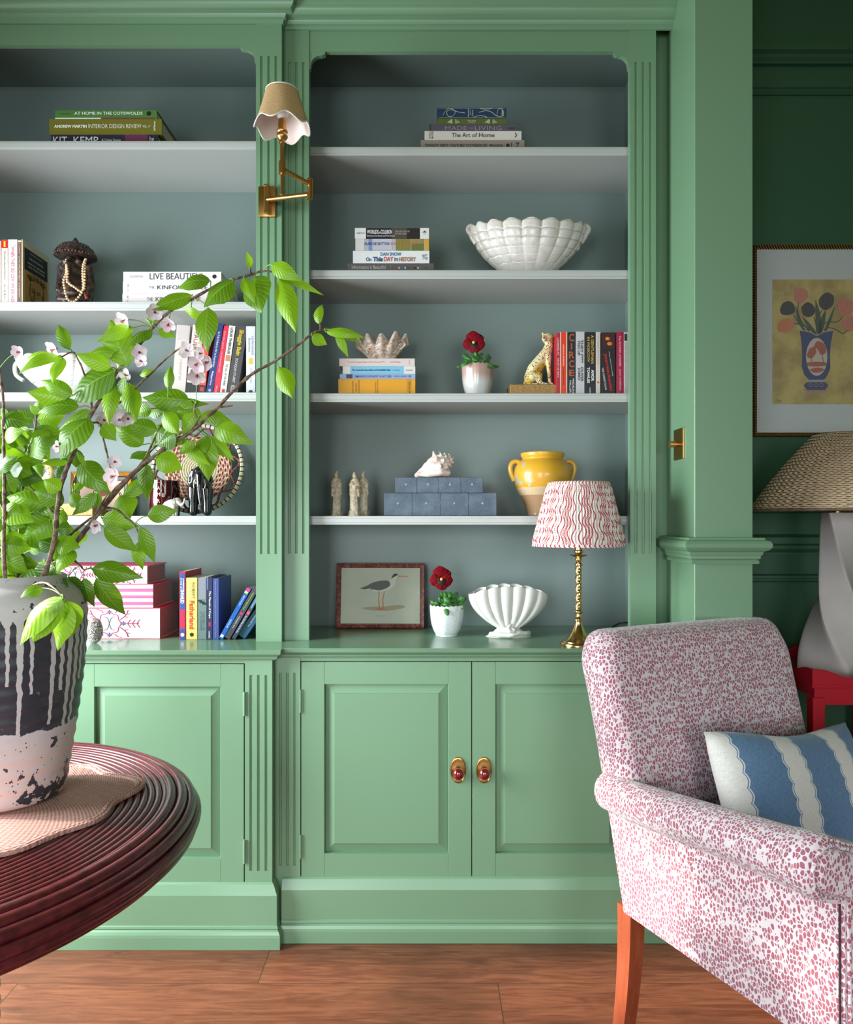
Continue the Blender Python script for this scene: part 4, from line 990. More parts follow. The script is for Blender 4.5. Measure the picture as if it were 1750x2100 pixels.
# --- left bay, third shelf, leaning row
G = 'paperbacks leaning to the right behind the cherry leaves'
def leaning(zs, Y, items, group):
    for it in items:
        xb0, xb1, xt0, yt, col, label, spine = it[:7]; kw = dict(it[7]) if len(it) > 7 else {}
        X0 = PX(xb0, Y); h0 = PZ(yt, Y)-zs; dx = PX(xt0, Y)-X0; a = math.atan2(dx, h0)
        wd = (PX(xb1, Y)-X0)*math.cos(a)-.0006; h = math.hypot(dx, h0) - wd*math.sin(a)*.0
        rz = zs+.0003+ (wd*math.sin(a) if a > 0 else 0)
        h -= wd*math.sin(abs(a))*.6
        kk = dict(kw); d = kk.pop('d', .13)
        book(wd, h, d, col, (X0, Y+kk.pop('dy', 0), rz), label, group, spine=spine, lean=a, **kk)
leaning(ZL[2], 2.455, [
 (352, 380, 363, 667, (198, 184, 178), 'thick pinkish grey paperback with a smudged portrait, left end of the leaning row', [('b', .36, .44, .3, .72, (150, 130, 126)), ('t', 'a narrative of love', .5, .8, .4, .62, (176, 160, 154), 0), ('b', 0, .22, .1, .9, (186, 176, 174))]),
 (381, 404.5, 396, 667, (204, 196, 188), 'cream paperback with a black foot and thin rust capitals in the leaning row', [('t', 'SEBASTIAN', .1, .42, .62, .86, (190, 160, 130), 0), ('t', 'FAULKS', .1, .42, .2, .54, (160, 60, 50), .0), ('b', .84, 1, 0, 1, (30, 30, 32))]),
 (406, 421.5, 417, 667, (222, 66, 38), 'vermilion paperback with dark head and foot in the leaning row', [('b', 0, .30, 0, 1, (34, 34, 60)), ('b', .87, 1, 0, 1, (34, 32, 34)), ('b', .90, .96, .25, .75, (190, 40, 50))]),
 (422, 437, 447, 663, (28, 46, 104), 'navy paperback with white lettering in the leaning row', [('t', 'How To Be The Book You Wish Your Parents Had Read', .12, .62, .3, .62, (220, 220, 232), .0), ('t', 'Philippa Perry', .68, .88, .3, .62, (220, 220, 232)), ('d', .95, .5, .005, (150, 160, 200))]),
 (437.5, 450, 458, 668, (206, 32, 60), 'bright red paperback in the middle of the leaning row', [('t', 'STEPHEN GROSZ  THE EXAMINED LIFE', .08, .68, .34, .6, (236, 170, 180), .0), ('t', 'VINTAGE', .88, .98, .3, .6, (236, 170, 180))]),
 (450.5, 464, 470.5, 668, (214, 210, 200), 'cream paperback with bold black name and a tiny face, right of the bright red one', [('t', 'LOUIS THEROUX', .03, .42, .3, .68, (30, 30, 30), .03), ('b', .43, .52, .15, .9, (186, 120, 90)), ('t', 'THE CALL OF THE WEIRD', .56, .88, .34, .64, (50, 46, 44), .01), ('b', .93, .98, .3, .75, (196, 50, 50))]),
 (465, 488, 486, 668, (66, 62, 62), 'charcoal paperback with thick yellow lettering in the leaning row', [('t', 'Shuggie Bain', .06, .44, .22, .74, (190, 166, 40), .04), ('t', 'DOUGLAS STUART', .48, .84, .36, .6, (206, 202, 198), .0), ('t', 'PICADOR', .88, .99, .3, .64, (206, 202, 198))]),
], G)
standing(ZL[2], 2.45, [(505, 524, 669, (208, 206, 214), 'pale lilac paperback with a small yellow square, upright at the right end by the pilaster', [('t', 'Unfinished', .15, .42, .6, .8, (110, 106, 120), 0), ('t', 'Business', .18, .38, .25, .45, (110, 106, 120), 0), ('b', .47, .56, .3, .7, (214, 176, 50)), ('t', 'Anne-Marie Slaughter', .62, .85, .4, .58, (130, 126, 140), 0), ('d', .97, .5, .007, (40, 40, 44))])], None)
# --- left base worktop
G = 'books standing on the worktop left of the fluted pilaster'
standing(.902, 2.416, [
 (368, 381, 1172, (176, 26, 44), 'tall red and blue paperback at the left end of the upright worktop row', [('b', .03, 1, .12, .88, (26, 76, 152)), ('t', 'LAWRENCE', .1, .28, .55, .8, (226, 230, 236), .02), ('t', 'IN THE CITY', .1, .28, .18, .42, (226, 230, 236), .02), ('t', 'INVALID', .28, .47, .2, .8, (236, 236, 240), .03), ('b', .56, .84, .15, .85, (196, 26, 70)), ('d', .93, .5, .006, (236, 232, 232))], dict(d=.17)),
 (382, 405, 1185, (222, 192, 108), 'yellow paperback with orange-red gothic lettering on the worktop', [('t', 'ROBERT', .08, .34, .55, .75, (70, 50, 30), .0), ('t', 'HARRIS', .08, .34, .2, .42, (220, 200, 180), .0), ('t', 'Fatherland', .37, .83, .28, .72, (214, 82, 40), .03), ('d', .92, .5, .0065, (40, 32, 26))], dict(d=.135)),
 (406, 424, 1185, (104, 122, 120), 'grey-green paperback with two slanting black stripes on the worktop', [('b', 0, .34, .1, .9, (132, 134, 142)), ('b', .36, .385, 0, .5, (22, 40, 40)), ('b', .385, .41, .2, .8, (22, 40, 40)), ('b', .41, .435, .5, 1, (22, 40, 40)), ('t', 'THE BEST OF', .55, .85, .55, .75, (60, 84, 80), 0), ('t', 'LITTLE BROWN', .55, .85, .25, .45, (60, 84, 80), 0)], dict(d=.135)),
 (424.5, 436, 1184, (40, 46, 80), 'dark navy book with white script lettering on the worktop', [('t', 'The Planets of Cope', .22, .66, .3, .75, (232, 232, 236), .02), ('b', .72, .79, .3, .7, (170, 50, 80)), ('t', 'OXFORD', .86, .98, .3, .62, (206, 206, 214)), ('b', .0, .2, .0, .25, (96, 110, 160))], dict(d=.15, hard=True)),
 (437, 449, 1186, (70, 82, 138), 'slate blue hardback with faint lettering at the right end of the upright worktop row', [('t', 'Ted Hughes', .78, .97, .35, .6, (130, 140, 190), 0), ('t', 'Once Upon a Time in the North', .34, .75, .35, .6, (140, 150, 200), 0), ('t', 'Difficulties of a', .03, .3, .35, .6, (130, 140, 190), 0)], dict(d=.155, hard=True)),
], G)
leaning(.902, 2.412, [
 (449, 459.5, 508, 1207, (22, 88, 170), 'bright blue book with a pink tip, steeply leaning on the worktop', [('b', 0, .05, 0, 1, (226, 40, 150)), ('b', .06, .1, 0, .8, (220, 220, 80)), ('t', 'HOW DO YOU DO IT', .14, .34, .3, .65, (220, 226, 236), 0), ('t', 'POPULAR', .62, .78, .3, .65, (220, 226, 236), 0), ('b', .92, .97, .1, .8, (214, 226, 236))], dict(d=.13)),
 (461, 474, 524, 1203, (62, 62, 68), 'dark grey book with green lettering and a pink dot, leaning beside the blue one', [('t', 'Hemingway', .12, .45, .3, .72, (120, 176, 60), .01), ('d', .52, .5, .0045, (206, 30, 120)), ('t', 'A Farewell to Arms', .57, .8, .35, .65, (206, 206, 210), 0)], dict(d=.13)),
 (475.5, 484.5, 537, 1206, (52, 60, 78), 'thin navy book with a coral mark, leaning between the dark grey and teal ones', [('t', 'HEMINGWAY', .1, .4, .2, .8, (110, 186, 206), .02), ('b', .46, .52, .1, .9, (196, 80, 84)), ('t', 'The Old Man and the Sea', .54, .88, .25, .7, (224, 226, 232), .0)], dict(d=.13)),
], G)
leaning(.902, 2.425, [(488, 509, 549, 1222, (32, 92, 124), 'thick teal book leaning nearest to the fluted pilaster', [('t', 'For Whom the Bell Tolls', .38, .75, .4, .62, (220, 230, 236), .0)], dict(d=.13))], None)

# --- patterned box files
def motif(r, t, h, d):
    PK = cm((196, 74, 118), .6); BL = cm((92, 118, 158), .6); GR = cm((130, 128, 138), .6)
    s = t; m = MB(); g = MB(); b = MB()
    def P(a, c): return Vector((c*t, -.0006, h-a))
    n = max(1, int(h/(s*1.8))); st = h/n
    for k in range(n+1):
        cx = st*(k+.5)+ (0 if n > 1 else 0)
        if cx > h: continue
        q = []
        for i in range(33):
            a = 2*PI*i/32; rr2 = s*.33*(1+.16*math.cos(4*a)**2*1.0); q.append(P(cx+rr2*1.0*math.cos(a), .5+rr2*math.sin(a)/t))
        m.tube(q, .0018, 5)
        for s1 in (-1, 1):
            for s2 in (-1, 1):
                g.tube(smooth_path([P(cx, .5), P(cx+s1*s*.06, .5+s2*.17), P(cx+s1*s*.17, .5+s2*.22)], 4), .0014, 4)
                m.tube(smooth_path([P(cx+s1*s*.36, .5+s2*.12), P(cx+s1*s*.55, .5+s2*.28), P(cx+s1*s*.62, .5+s2*.44)], 4), .0017, 4)
                m.tube([P(cx+s1*s*.5, .5+s2*.22), P(cx+s1*s*.62, .5+s2*.2)], .0014, 4); m.tube([P(cx+s1*s*.55, .5+s2*.3), P(cx+s1*s*.68, .5+s2*.32)], .0014, 4)
                m.tube(smooth_path([P(cx+s1*s*.2, .5+s2*.34), P(cx+s1*s*.26, .5+s2*.42), P(cx+s1*s*.42, .5+s2*.46)], 3), .0015, 4)
            m.tube([P(cx+s1*s*.40, .5), P(cx+s1*s*.98, .5)], .0015, 4)
            for e in (.6, .75, .9):
                for s2 in (-1, 1): m.tube([P(cx+s1*s*e, .5), P(cx+s1*s*(e+.1), .5+s2*.13)], .0015, 4)
            for a_, c_ in ((.46, .5), (0, .13), (0, .87)):
                pc = P(cx+s1*s*a_, c_)
                for ang in (0, 1.05, 2.1): v_ = Vector((math.cos(ang), 0, math.sin(ang)))*s*.075; b.tube([pc-v_, pc+v_], .0018, 4)
    m.build('pink_pattern', PK, r); g.build('grey_pattern', GR, r); b.build('blue_pattern', BL, r)
RIBB = (206, 52, 84)
def boxfile(x0, x1, z0, z1, Y, dpt, label, stripes):
    def lid(r, t, h, d):
        e = MB()
        for c0 in (-.0006, t-.0014): e.box(c0, c0+.002, -.0006, d, -.0015, h+.0015)
        e.build('trim', cm((190, 60, 90), .6), r)
    fr = [lid]
    sp = []
    if stripes:
        for k in range(3): sp.append(('b', 0, 1, .12+.28*k, .26+.28*k, (206, 84, 128)))
    else: fr.append(motif)
    return book(z1-z0-.0006, x1-x0, dpt, (232, 222, 222), (x1, Y, z0+.0002), label, 'fabric covered box files in a pile', lying=True, spine=sp, front=fr, hard=True, pcol=(150, 138, 140), cat='box file', nm='box_file')
YB2 = 2.432
zz = [.902, PZ(1247, YB2), PZ(1198, YB2), PZ(1160, YB2)]
boxfile(PX(120, YB2), PX(328, YB2), zz[0], zz[1], YB2, .19, 'tall white box file with pink medallions and blue sprigs, bottom of the pile', False)
boxfile(PX(112, YB2), PX(314, YB2), zz[1], zz[2], YB2, .20, 'box file with pink and white stripes in the middle of the pile', True)
boxfile(PX(105, YB2), PX(302, YB2), zz[2], zz[3], YB2, .18, 'slimmer white box file with pink medallions on top of the pile', False)
# ------------------------------------------------------------ ceramics and shells
CREAMW = Mat('cream_glaze', (222, 214, 204), .28, coat=.5)
x, y, z = CREAMW.xyz(CREAMW.coord('Object')); n = CREAMW.noise(CREAMW.coord('Object'), 30, 3); CREAMW.base(CREAMW.mix(n.sst(.4, .7)*.5, (228, 222, 214), (206, 190, 176)))
WHITEG = Mat('white_glaze', (218, 216, 208), .3, coat=.3)
def lobed_bowl(c, R, Ry, h, lobes, foot, mat, name, label, cat, ridges=13, par=None):
    """oval shell bowl with fat ribs crossed by rings"""
    r = empty(name, c, label, cat)
    m = MB()
    def f(u, v):
        a = 2*PI*u; t = v; z = h*(t**1.0)
        rad = foot+(1-foot)*(math.sin(t*PI/2)**.95 if t > 0 else 0)
        rib = abs(math.sin(a*lobes/2)); rr2 = rad*(1+.085*(rib**.6)*t-.05)
        ring = -.030*max(0, 1-abs(math.sin(PI*ridges*t+.5*rib))*2.2)*t**.5
        rr2 += ring
        top = .09*h*(rib**.7) if t > .999 else .09*h*(rib**.7)*t**3
        zz = z + top + .05*h*abs(math.sin(a))*t**3*(-1)+.07*h*t**3
        return (R*rr2*math.cos(a), Ry*rr2*math.sin(a), .012+zz*.93)
    m.grid(f, lobes*12, ridges*12, True); o = m.build('bowl', mat, r, smooth=60); solid(o, .005, -1)
    m = MB(); F_ = foot*.98; m.grid(lambda u, v: ((R*F_*(1.03-.1*abs(math.sin(PI*v))))*math.cos(2*PI*u), (Ry*F_*(1.03-.1*abs(math.sin(PI*v))))*math.sin(2*PI*u), .016*v), 40, 6, True)
    b0 = m.av((0, 0, .0)); 
    for i in range(40): m.af([b0, (i+1) % 40, i])
    m.build('foot', mat, r, smooth=60)
    return r
Yb = 2.57
bc = px(1083, 0, Yb); 
r = lobed_bowl((bc.x, Yb, ZR[1]), .195, .095, PZ(478, Yb)-ZR[1], 18, .30, CREAMW, 'shell_bowl', 'large cream ribbed shell bowl with curled handles on the second shelf of the right bay', 'bowl', 7)
for s in (-1, 1):
    m = MB(); hz = PZ(472, Yb)-ZR[1]; pts = []
    for k in range(26):
        t = k/25; a = -PI*.4+t*PI*2.0; q = .017*(1-t*.72); pts.append((s*(.196+q*math.cos(a)), -.01, hz+q*math.sin(a)))
    pts = [(s*.182, -.01, hz-.05), (s*.196, -.01, hz-.03)]+pts
    m.tube(smooth_path([Vector(p) for p in pts], 2), [.009-.0045*i/(len(smooth_path([Vector(p) for p in pts], 2))-1) for i in range(len(smooth_path([Vector(p) for p in pts], 2)))], 10)
    for q in ((.180, -.035), (.170, -.06)): m.ball((s*q[0], -.012, hz+q[1]), .013, 10, 8, (.8, .7, 1.3))
    m.build('curled_handle', CREAMW, r, smooth=60)
# left bay white ribbed bowl
Yb = 2.56; bc = px(143, 0, Yb)
r = lobed_bowl((bc.x, Yb, ZL[2]), .172, .10, PZ(745, Yb)-ZL[2], 16, .34, WHITEG, 'shell_bowl', 'white ribbed bowl behind the cherry leaves on the third shelf of the left bay', 'bowl', 8)
for s in (-1, 1):
    m = MB(); m.tube(smooth_path([Vector(p) for p in ((s*.158, -.02, .115), (s*.174, -.02, .122), (s*.180, -.02, .105), (s*.174, -.02, .08), (s*.150, -.02, .062))], 5), .007, 10); m.build('handle', WHITEG, r, smooth=60)

# fluted clam on the books
SHELLM = Mat('clam_shell', (224, 206, 190), .7)
n = SHELLM.noise(SHELLM.coord('Object', (1, 1, 2)), 45, 4, .6); n2 = SHELLM.noise(SHELLM.coord('Object', (1, 1, 3)), 90, 2); SHELLM.base(SHELLM.mix(n2.gt(.63)*.75, SHELLM.mix(n.sst(.4, .65), (236, 224, 212), (206, 160, 130)), (90, 62, 60))); SHELLM.bump(n, .6, .002)
Yc = 2.55; c0 = (PX(783, Yc), Yc, CLZ)
def clam(c, W, H, D):
    m = MB()
    def f(u, v):
        a = (u-.5)*PI*1.0; wv = math.cos(a*10.0); fan = v
        R = (.42+.58*v**.9); x = math.sin(a)*W/2*R*(1.12-.12*math.cos(a)); z = .004+H*(v**.75)*(.50+.26*math.cos(a)+.12*wv*v+.16*abs(math.sin(a))+.06*math.sin(a))
        y = -D*.18-D*.5*math.sin(PI*min(1, v*.75+.12))*math.cos(a)*.9-.010*wv*v+D*.35
        return (x, y, z)
    m.grid(f, 90, 20); return m
cs = empty('clam_shell', c0, 'fluted giant clam shell with brown specks, lying on the pile with the golden yellow book', 'shell')
o = clam(c0, .165, .108, .10).build('front_valve', SHELLM, cs, smooth=70); solid(o, .005, 0)
m = clam(c0, .150, .095, .10); m.v = [Vector((v.x, -v.y*.8+.02, v.z)) for v in m.v]; o = m.build('rear_valve', SHELLM, cs, smooth=70); solid(o, .005, 0)

# conch
CONCH = Mat('conch_shell', (226, 206, 196), .6); n = CONCH.noise(CONCH.coord('Object', (1, 4, 4)), 20, 4); CONCH.base(CONCH.mix(n.sst(.4, .7), (236, 224, 214), (208, 176, 164))); CONCH.bump(n, .5, .002)
Yc = 2.52
B1 = PZ(1011, 2.475); B2 = PZ(979, 2.485)
ch = []; ax0 = Vector((-.070, 0, .012)); ax1 = Vector((.052, 0, .072))
body = [(ax0.lerp(ax1, t), r) for t, r in ((0, .010), (.15, .017), (.35, .028), (.52, .036), (.66, .034), (.78, .024), (.88, .015), (1.0, .006))]
ch.append(body)
dv = (ax1-ax0).normalized(); e1 = dv.cross(Vector((0, 1, 0))).normalized(); e2 = dv.cross(e1)
for t, rad, nn, ln_ in ((.60, .036, 8, .018), (.74, .028, 8, .014), (.84, .019, 8, .010), (.93, .012, 7, .007)):
    for k in range(nn):
        a = 2*PI*k/nn+t*3; d = e1*math.cos(a)+e2*math.sin(a); p = ax0.lerp(ax1, t)
        ch.append([(p+d*rad*.75, .010*rad/.036+.002), (p+d*(rad+ln_*.7)+dv*.003, .0034)])
ch.append([(Vector((-.066, -.012, .014)), .008), (Vector((-.03, -.022, .018)), .014), (Vector((.01, -.026, .022)), .014), (Vector((.035, -.02, .018)), .010)])
dz = min(min(p[0].z-p[1] for p in c) for c in ch)
ch = [[(p-Vector((0, 0, dz+.001)), r_) for p, r_ in c] for c in ch]
o = blob('conch_shell', ch, .0024, CONCH, None, 2, loc=(PX(898, Yc), Yc, B2)); tag(o, 'knobbly pale pink conch shell lying on the grey-blue shagreen boxes', 'shell')
# shagreen boxes
SHG = Mat('shagreen', (84, 98, 112), .5)
d, _ = SHG.vor(SHG.coord('Object'), 420); n = SHG.noise(SHG.coord('Object'), 22, 3); c = SHG.mix(n.sst(.35, .7), (74, 88, 104), (92, 106, 120)); SHG.base(SHG.mix(d.sst(.35, .1)*.45, c, (176, 186, 192))); SHG.bump(d*-1.0, .5, .001)
for (x0, x1, z0, z1, Yq, dd, lb) in ((788, 1019, ZR[3], B1, 2.475, .22, 'wide grey-blue shagreen book-shaped box under the narrower one'), (811, 991, B1, B2, 2.485, .18, 'narrower grey-blue shagreen box carrying the conch shell')):
    X0 = PX(x0, Yq); X1 = PX(x1, Yq); r = empty('shagreen_box', (X0, Yq, z0+.0003), lb, 'box', 'grey-blue shagreen boxes'); w_ = X1-X0; h_ = z1-z0-.0006
    for k in range(4):
        m = MB(); m.box(w_*k/4+.0004, w_*(k+1)/4-.0004, 0, dd, 0, h_, .0012, 2); m.build('volume', SHG, r)
        m = MB(); cx = w_*(k+.5)/4
        for q in range(6):
            a = PI*q/3; m.ball((cx+.003*math.cos(a), -.0004, h_*.55+.003*math.sin(a)), .0011, 6, 4)
        m.ball((cx, -.0006, h_*.55), .0016, 8, 6); m.build('pearl_inlay', cm((206, 206, 196), .4), r)

# three carved figurines
IVORY = Mat('carved_ivory_resin', (216, 200, 168), .5); n = IVORY.noise(IVORY.coord('Object'), 120, 3); IVORY.base(IVORY.mix(n.sst(.4, .65)*.6, (222, 208, 180), (160, 134, 100)))
def figurine(cx, Yq, top, label, s, baseh=.022):
    H_ = PZ(top, Yq)-ZR[3]; loc = (PX(cx, Yq), Yq, ZR[3])
    b = baseh; k = H_-b
    V3 = lambda x, y, z: Vector((x*k*s, y*k, b+z*k))
    ch = [[(V3(0, 0, .02), .016), (V3(.02, 0, .3), .013), (V3(.0, 0, .5), .0125), (V3(-.02, 0, .62), .012), (V3(-.02, 0, .76), .0125)],
          [(V3(-.02, 0, .78), .006), (V3(-.01, -.01, .84), .0045)],
          [(V3(-.01, -.01, .885), .0085), (V3(-.008, -.01, .91), .0075)], [(V3(0, 0, .96), .005), (V3(.01, .0, .985), .003)],
          [(V3(-.08, 0, .76), .006), (V3(-.10, -.03, .62), .0065), (V3(-.03, -.09, .58), .006)], [(V3(.05, 0, .76), .006), (V3(.09, -.03, .66), .0065), (V3(.04, -.09, .70), .0055)],
          [(V3(-.09, -.03, .60), .0065), (V3(-.11, -.01, .36), .005)], [(V3(.08, -.03, .62), .006), (V3(.10, -.01, .40), .0045)],
          [(V3(-.07, -.05, .02), .006), (V3(-.05, -.05, .45), .003)], [(V3(.07, -.05, .02), .006), (V3(.04, -.05, .45), .003)], [(V3(0, -.07, .02), .006), (V3(.01, -.06, .5), .003)]]
    r = empty('carved_figurine', loc, label, 'figurine', 'carved ivory-coloured robed figurines')
    blob('body', ch, .0015, IVORY, r, 1)
    m = MB(); m.lathe([(0, 0), (.022, 0), (.022, .004), (.020, .006), (.0195, .014), (.017, .020), (.013, .024), (0, .024)], 20, rf=lambda a, t: 1+.08*math.sin(a*5)); m.build('plinth', IVORY, r, smooth=40)
figurine(691, 2.54, 965, 'ivory-coloured robed figurine standing apart at the left', 1)
figurine(727, 2.50, 968, 'pale ivory-coloured robed figurine in front of the darker one', -1)
figurine(746, 2.56, 965, 'darker ivory-coloured figurine standing behind another at its left', 1)

# yellow confit jar
JAR = Mat('yellow_glazed_clay', (214, 160, 40), .3, coat=.35)
ob = JAR.coord('Object'); x, y, z = JAR.xyz(ob); nb = JAR.noise(ob, 22, 3, .6); nl = JAR.noise(ob, 9, 2); n3 = JAR.noise(ob, 70, 3)
yl = JAR.mix(nl, (200, 140, 24), (232, 184, 60)); yl = JAR.mix(nb.gt(.63)*.9, yl, (176, 176, 160)); cl = JAR.mix(n3, (196, 166, 126), (216, 190, 156)); cl2 = JAR.mix(z.lt(.072), cl, (172, 134, 98))
gl = (z+(nb-.5)*.012).gt(.098); JAR.base(JAR.mix(gl, cl2, yl)); JAR.rgh(gl*-.35+.7)
Yj = 2.565; r = empty('confit_jar', (PX(1113, Yj), Yj, ZR[3]), 'squat yellow glazed two-handled clay jar on the shelf above the patterned lampshade', 'jar')
H_ = PZ(929, Yj)-ZR[3]; W1 = 59/F*Yj
jp = [(0, 0), (.054, 0), (.056, .006), (.060, .03), (.072, .06), (W1*.93, .10), (W1, .135), (W1*.99, .155), (W1*.94, .172), (W1*.83, .187), (W1*.74, .194), (W1*.70, .199), (W1*.74, .206), (W1*.76, H_-.004), (W1*.74, H_), (W1*.68, H_-.002), (W1*.64, H_-.012), (W1*.74, .17), (W1*.9, .13), (.04, .02), (0, .018)]
sc_ = H_/.2142
jp = [(a, b if b > H_-.02 else b*1.0) for a, b in jp]
m = MB(); m.lathe(smooth_path([Vector((a, b, 0)) for a, b in jp], 3) and [(p.x, p.y) for p in smooth_path([Vector((a, b, 0)) for a, b in jp], 3)], 56); m.build('body', JAR, r, smooth=60)
for s in (-1, 1):
    m = MB(); P = smooth_path([Vector((s*a, 0, b)) for a, b in ((.072, .180), (.088, .190), (.104, .186), (.112, .170), (.109, .148), (.099, .122))], 5); m.tube(P, [.0085]*len(P), 12); m.build('handle', JAR, r, smooth=60)

# brass lamp with patterned shade
YL = 2.312; LX = PX(1187, YL); r = empty('table_lamp', (LX, YL, .902), 'brass candlestick table lamp with a pleated red and white patterned shade', 'lamp')
m = MB(); zs = lambda y_: PZ(y_, YL)-.902
prof = [(0, 0), (.057, 0), (.058, .005), (.055, .010), (.050, .011), (.049, .014), (.038, .019), (.028, .030), (.020, .045), (.014, .060), (.010, .072), (.0105, .076), (.014, .078), (.014, .082), (.010, .085), (.0075, .090), (.0075, .098), (.011, .101), (.0135, .104), (.0135, .107), (.0105, .110), (.0098, .115)]
m.lathe(prof, 48); m.build('base', BRASS2, r, smooth=45)
m = MB(); z0 = .115; z1 = zs(1160)
def tw(u, v):
    a = 2*PI*u; z = z0+(z1-z0)*v; rr3 = .0100+.0009*math.sin(2*a+v*30)+.0005*math.sin(3*a-v*60); return (rr3*math.cos(a), rr3*math.sin(a), z)
m.grid(tw, 36, 160, True); m.build('twisted_stem', BRASS2, r, smooth=60)
m = MB(); q = z1
m.lathe([(.0098, q), (.0125, q+.002), (.0125, q+.005), (.009, q+.008), (.0075, q+.013), (.011, q+.018), (.011, q+.021), (.008, q+.024), (.012, q+.028), (.026, q+.031), (.0275, q+.033), (.026, q+.034), (.011, q+.034), (.010, q+.038), (.0145, q+.042), (.0145, q+.046), (.010, q+.050), (.010, q+.075), (0, q+.075)], 36); m.build('candle_cup', BRASS2, r, smooth=45)
SHD = Mat('vine_print_cotton', (232, 222, 212), .85)
u, v_, _ = SHD.xyz(SHD.coord('UV')); NP = 26.0
wv = (v_*2*PI*3.4+(u*NP).fl()*1.3).sin()*.16; wv2 = (v_*2*PI*3.4+.5+(u*NP).fl()*1.3).sin()*.16
U = u*NP; a = ((U+wv).fr()-.5); aa = a.ab()
stripe = ((aa-.30).ab()).lt(.055); thin = ((aa-.42).ab()).lt(.02)
odd = ((U/2.0).fr()).gt(.5)
stem = aa.lt(.035); leafy = ((v_*42.0+aa*5.5).fr()).lt(.42)*aa.lt(.2)*(aa.gt(.0)); vine = (stem.mx(leafy))*odd
dot = (((v_*34.0).fr()-.5).ab()).lt(.2)*(aa.lt(.045))*(odd*-1.0+1.0)
band = v_.lt(.045).mx(v_.gt(.95)); 
bp = (((u*60.0+(v_*60.0).sin()*.3).fr()-.5).ab()).lt(.16)
c = SHD.mix(stripe.mx(vine), (234, 224, 214), (168, 44, 62)); c = SHD.mix(dot, c, (60, 60, 90)); c = SHD.mix(thin*.3, c, (200, 150, 140)); c = SHD.mix(band, c, SHD.mix(bp, (234, 224, 214), (170, 46, 64)))
SHD.base(c)
z0 = zs(1120); z1 = zs(989); r0 = .1455; r1 = .095
def shade(u_, v2):
    a_ = 2*PI*u_; pl = abs(math.sin(a_*45))*.0028*(1 if .05 < v2 < .95 else .2); rr3 = r0+(r1-r0)*v2+pl; return (rr3*math.cos(a_), rr3*math.sin(a_), z0+(z1-z0)*v2)
m = MB(); m.grid(shade, 360, 24, True); o = m.build('lampshade', SHD, r, smooth=80); solid(o, .0015, -1)
m = MB()
for k in range(3):
    a_ = 2*PI*k/3; m.tube([(0, 0, z1-.012), (r1*.97*math.cos(a_), r1*.97*math.sin(a_), z1-.004)], .0012, 6)
m.tube([(0, 0, z0+.02), (0, 0, z1-.01)], .004, 8); m.build('shade_carrier', BRASS2, r)
m = MB(); P = smooth_path([Vector(p) for p in ((PX(1262, 2.62), 2.66, .906), (PX(1268, 2.62), 2.62, .925), (PX(1280, 2.62), 2.60, .932), (PX(1297, 2.62), 2.62, .93), (PX(1302, 2.62), 2.68, .906))], 5)
m.tube(P, .0028, 8); m.tube([(PX(1262, 2.62), 2.66, .9055), (PX(1240, 2.5), 2.55, .9055), (LX+.04, YL+.03, .9055)], .0028, 8); o = m.build('power_cable', BLACK, smooth=60); tag(o, 'black cable looping behind the brass lamp on the worktop', 'cable')

# bird print in a red frame, leaning on the back panel
Yf = 2.665; r = empty('framed_bird_print', (PX(780, Yf), Yf, .9022), 'small print of a wading bird in a worn dark red frame, leaning on the worktop', 'picture', rot=(math.radians(-9), 0, math.radians(-1.0)))
FW_ = 182/F*Yf; FH = PZ(1158, Yf)-.902+.004; fr_ = .027
REDF = Mat('worn_red_frame', (98, 36, 30), .5); n = REDF.noise(REDF.coord('Object', (1, 1, 1)), 70, 4, .7); REDF.base(REDF.mix(n.sst(.42, .66), (92, 30, 28), (148, 84, 66))); REDF.bump(n, .3, .001)
def frame(r, W, H, f, th, mat, nm='frame', zz=0.0, prof=None):
    prof = prof or [(0, 0), (0, -th*.8), (.12*f, -th), (.3*f, -th*.9), (.7*f, -th*.7), (.85*f, -th*.75), (f, -th*.45), (f, 0)]
    m = MB(); cs = [(-W/2, 0, 1, 1), (W/2, 0, -1, 1), (W/2, H, -1, -1), (-W/2, H, 1, -1)]
    rows = [[m.av((x_+sx*o_, y_, z_+zz+sz*o_)) for o_, y_ in prof] for x_, z_, sx, sz in cs]
    for k in range(4):
        A = rows[k]; B = rows[(k+1) % 4]
        for j in range(len(prof)-1): m.af([A[j], B[j], B[j+1], A[j+1]])
        m.af([A[-1], B[-1], B[0], A[0]])
    return m.build(nm, mat, r, smooth=30)
frame(r, FW_, FH, fr_*.62, .016, REDF)
m = MB(); m.box(-FW_/2+.012, FW_/2-.012, -.007, -.001, .012, FH-.012)
PAP = Mat('print_paper', (176, 178, 158), .6); n = PAP.noise(PAP.coord('Object'), 12, 3); PAP.base(PAP.mix(n, (186, 186, 164), (160, 166, 148))); m.build('print', PAP, r)
def flat(poly, mat, nm, o, sx=1, th=.0004, y=-.0074):
    m = MB(); m.prism([(o[0]+a*sx, o[1]+b*sx) for a, b in poly], 'y', y-th, y); return m.build(nm, mat, r)
def crv(pts, n=4): return [(p.x, p.z) for p in smooth_path([Vector((a, 0, b)) for a, b in pts], n)]
o_ = (0.0, FH*.5); S_ = FW_/100.0
BG = cm((92, 92, 88), .7); BW = cm((196, 194, 178), .7); BL = cm((186, 110, 60), .7); BD = cm((62, 62, 62), .7)
flat(crv([(-17, 7), (-14, 11), (-6, 15), (2, 16.5), (8, 17), (12, 18), (13, 22), (15, 24), (18, 24.5), (20, 23), (20, 21.5), (18, 20), (17, 17), (16, 12), (12, 8), (4, 5), (-4, 4.5), (-10, 6)]), BW, 'bird_body', o_, S_)
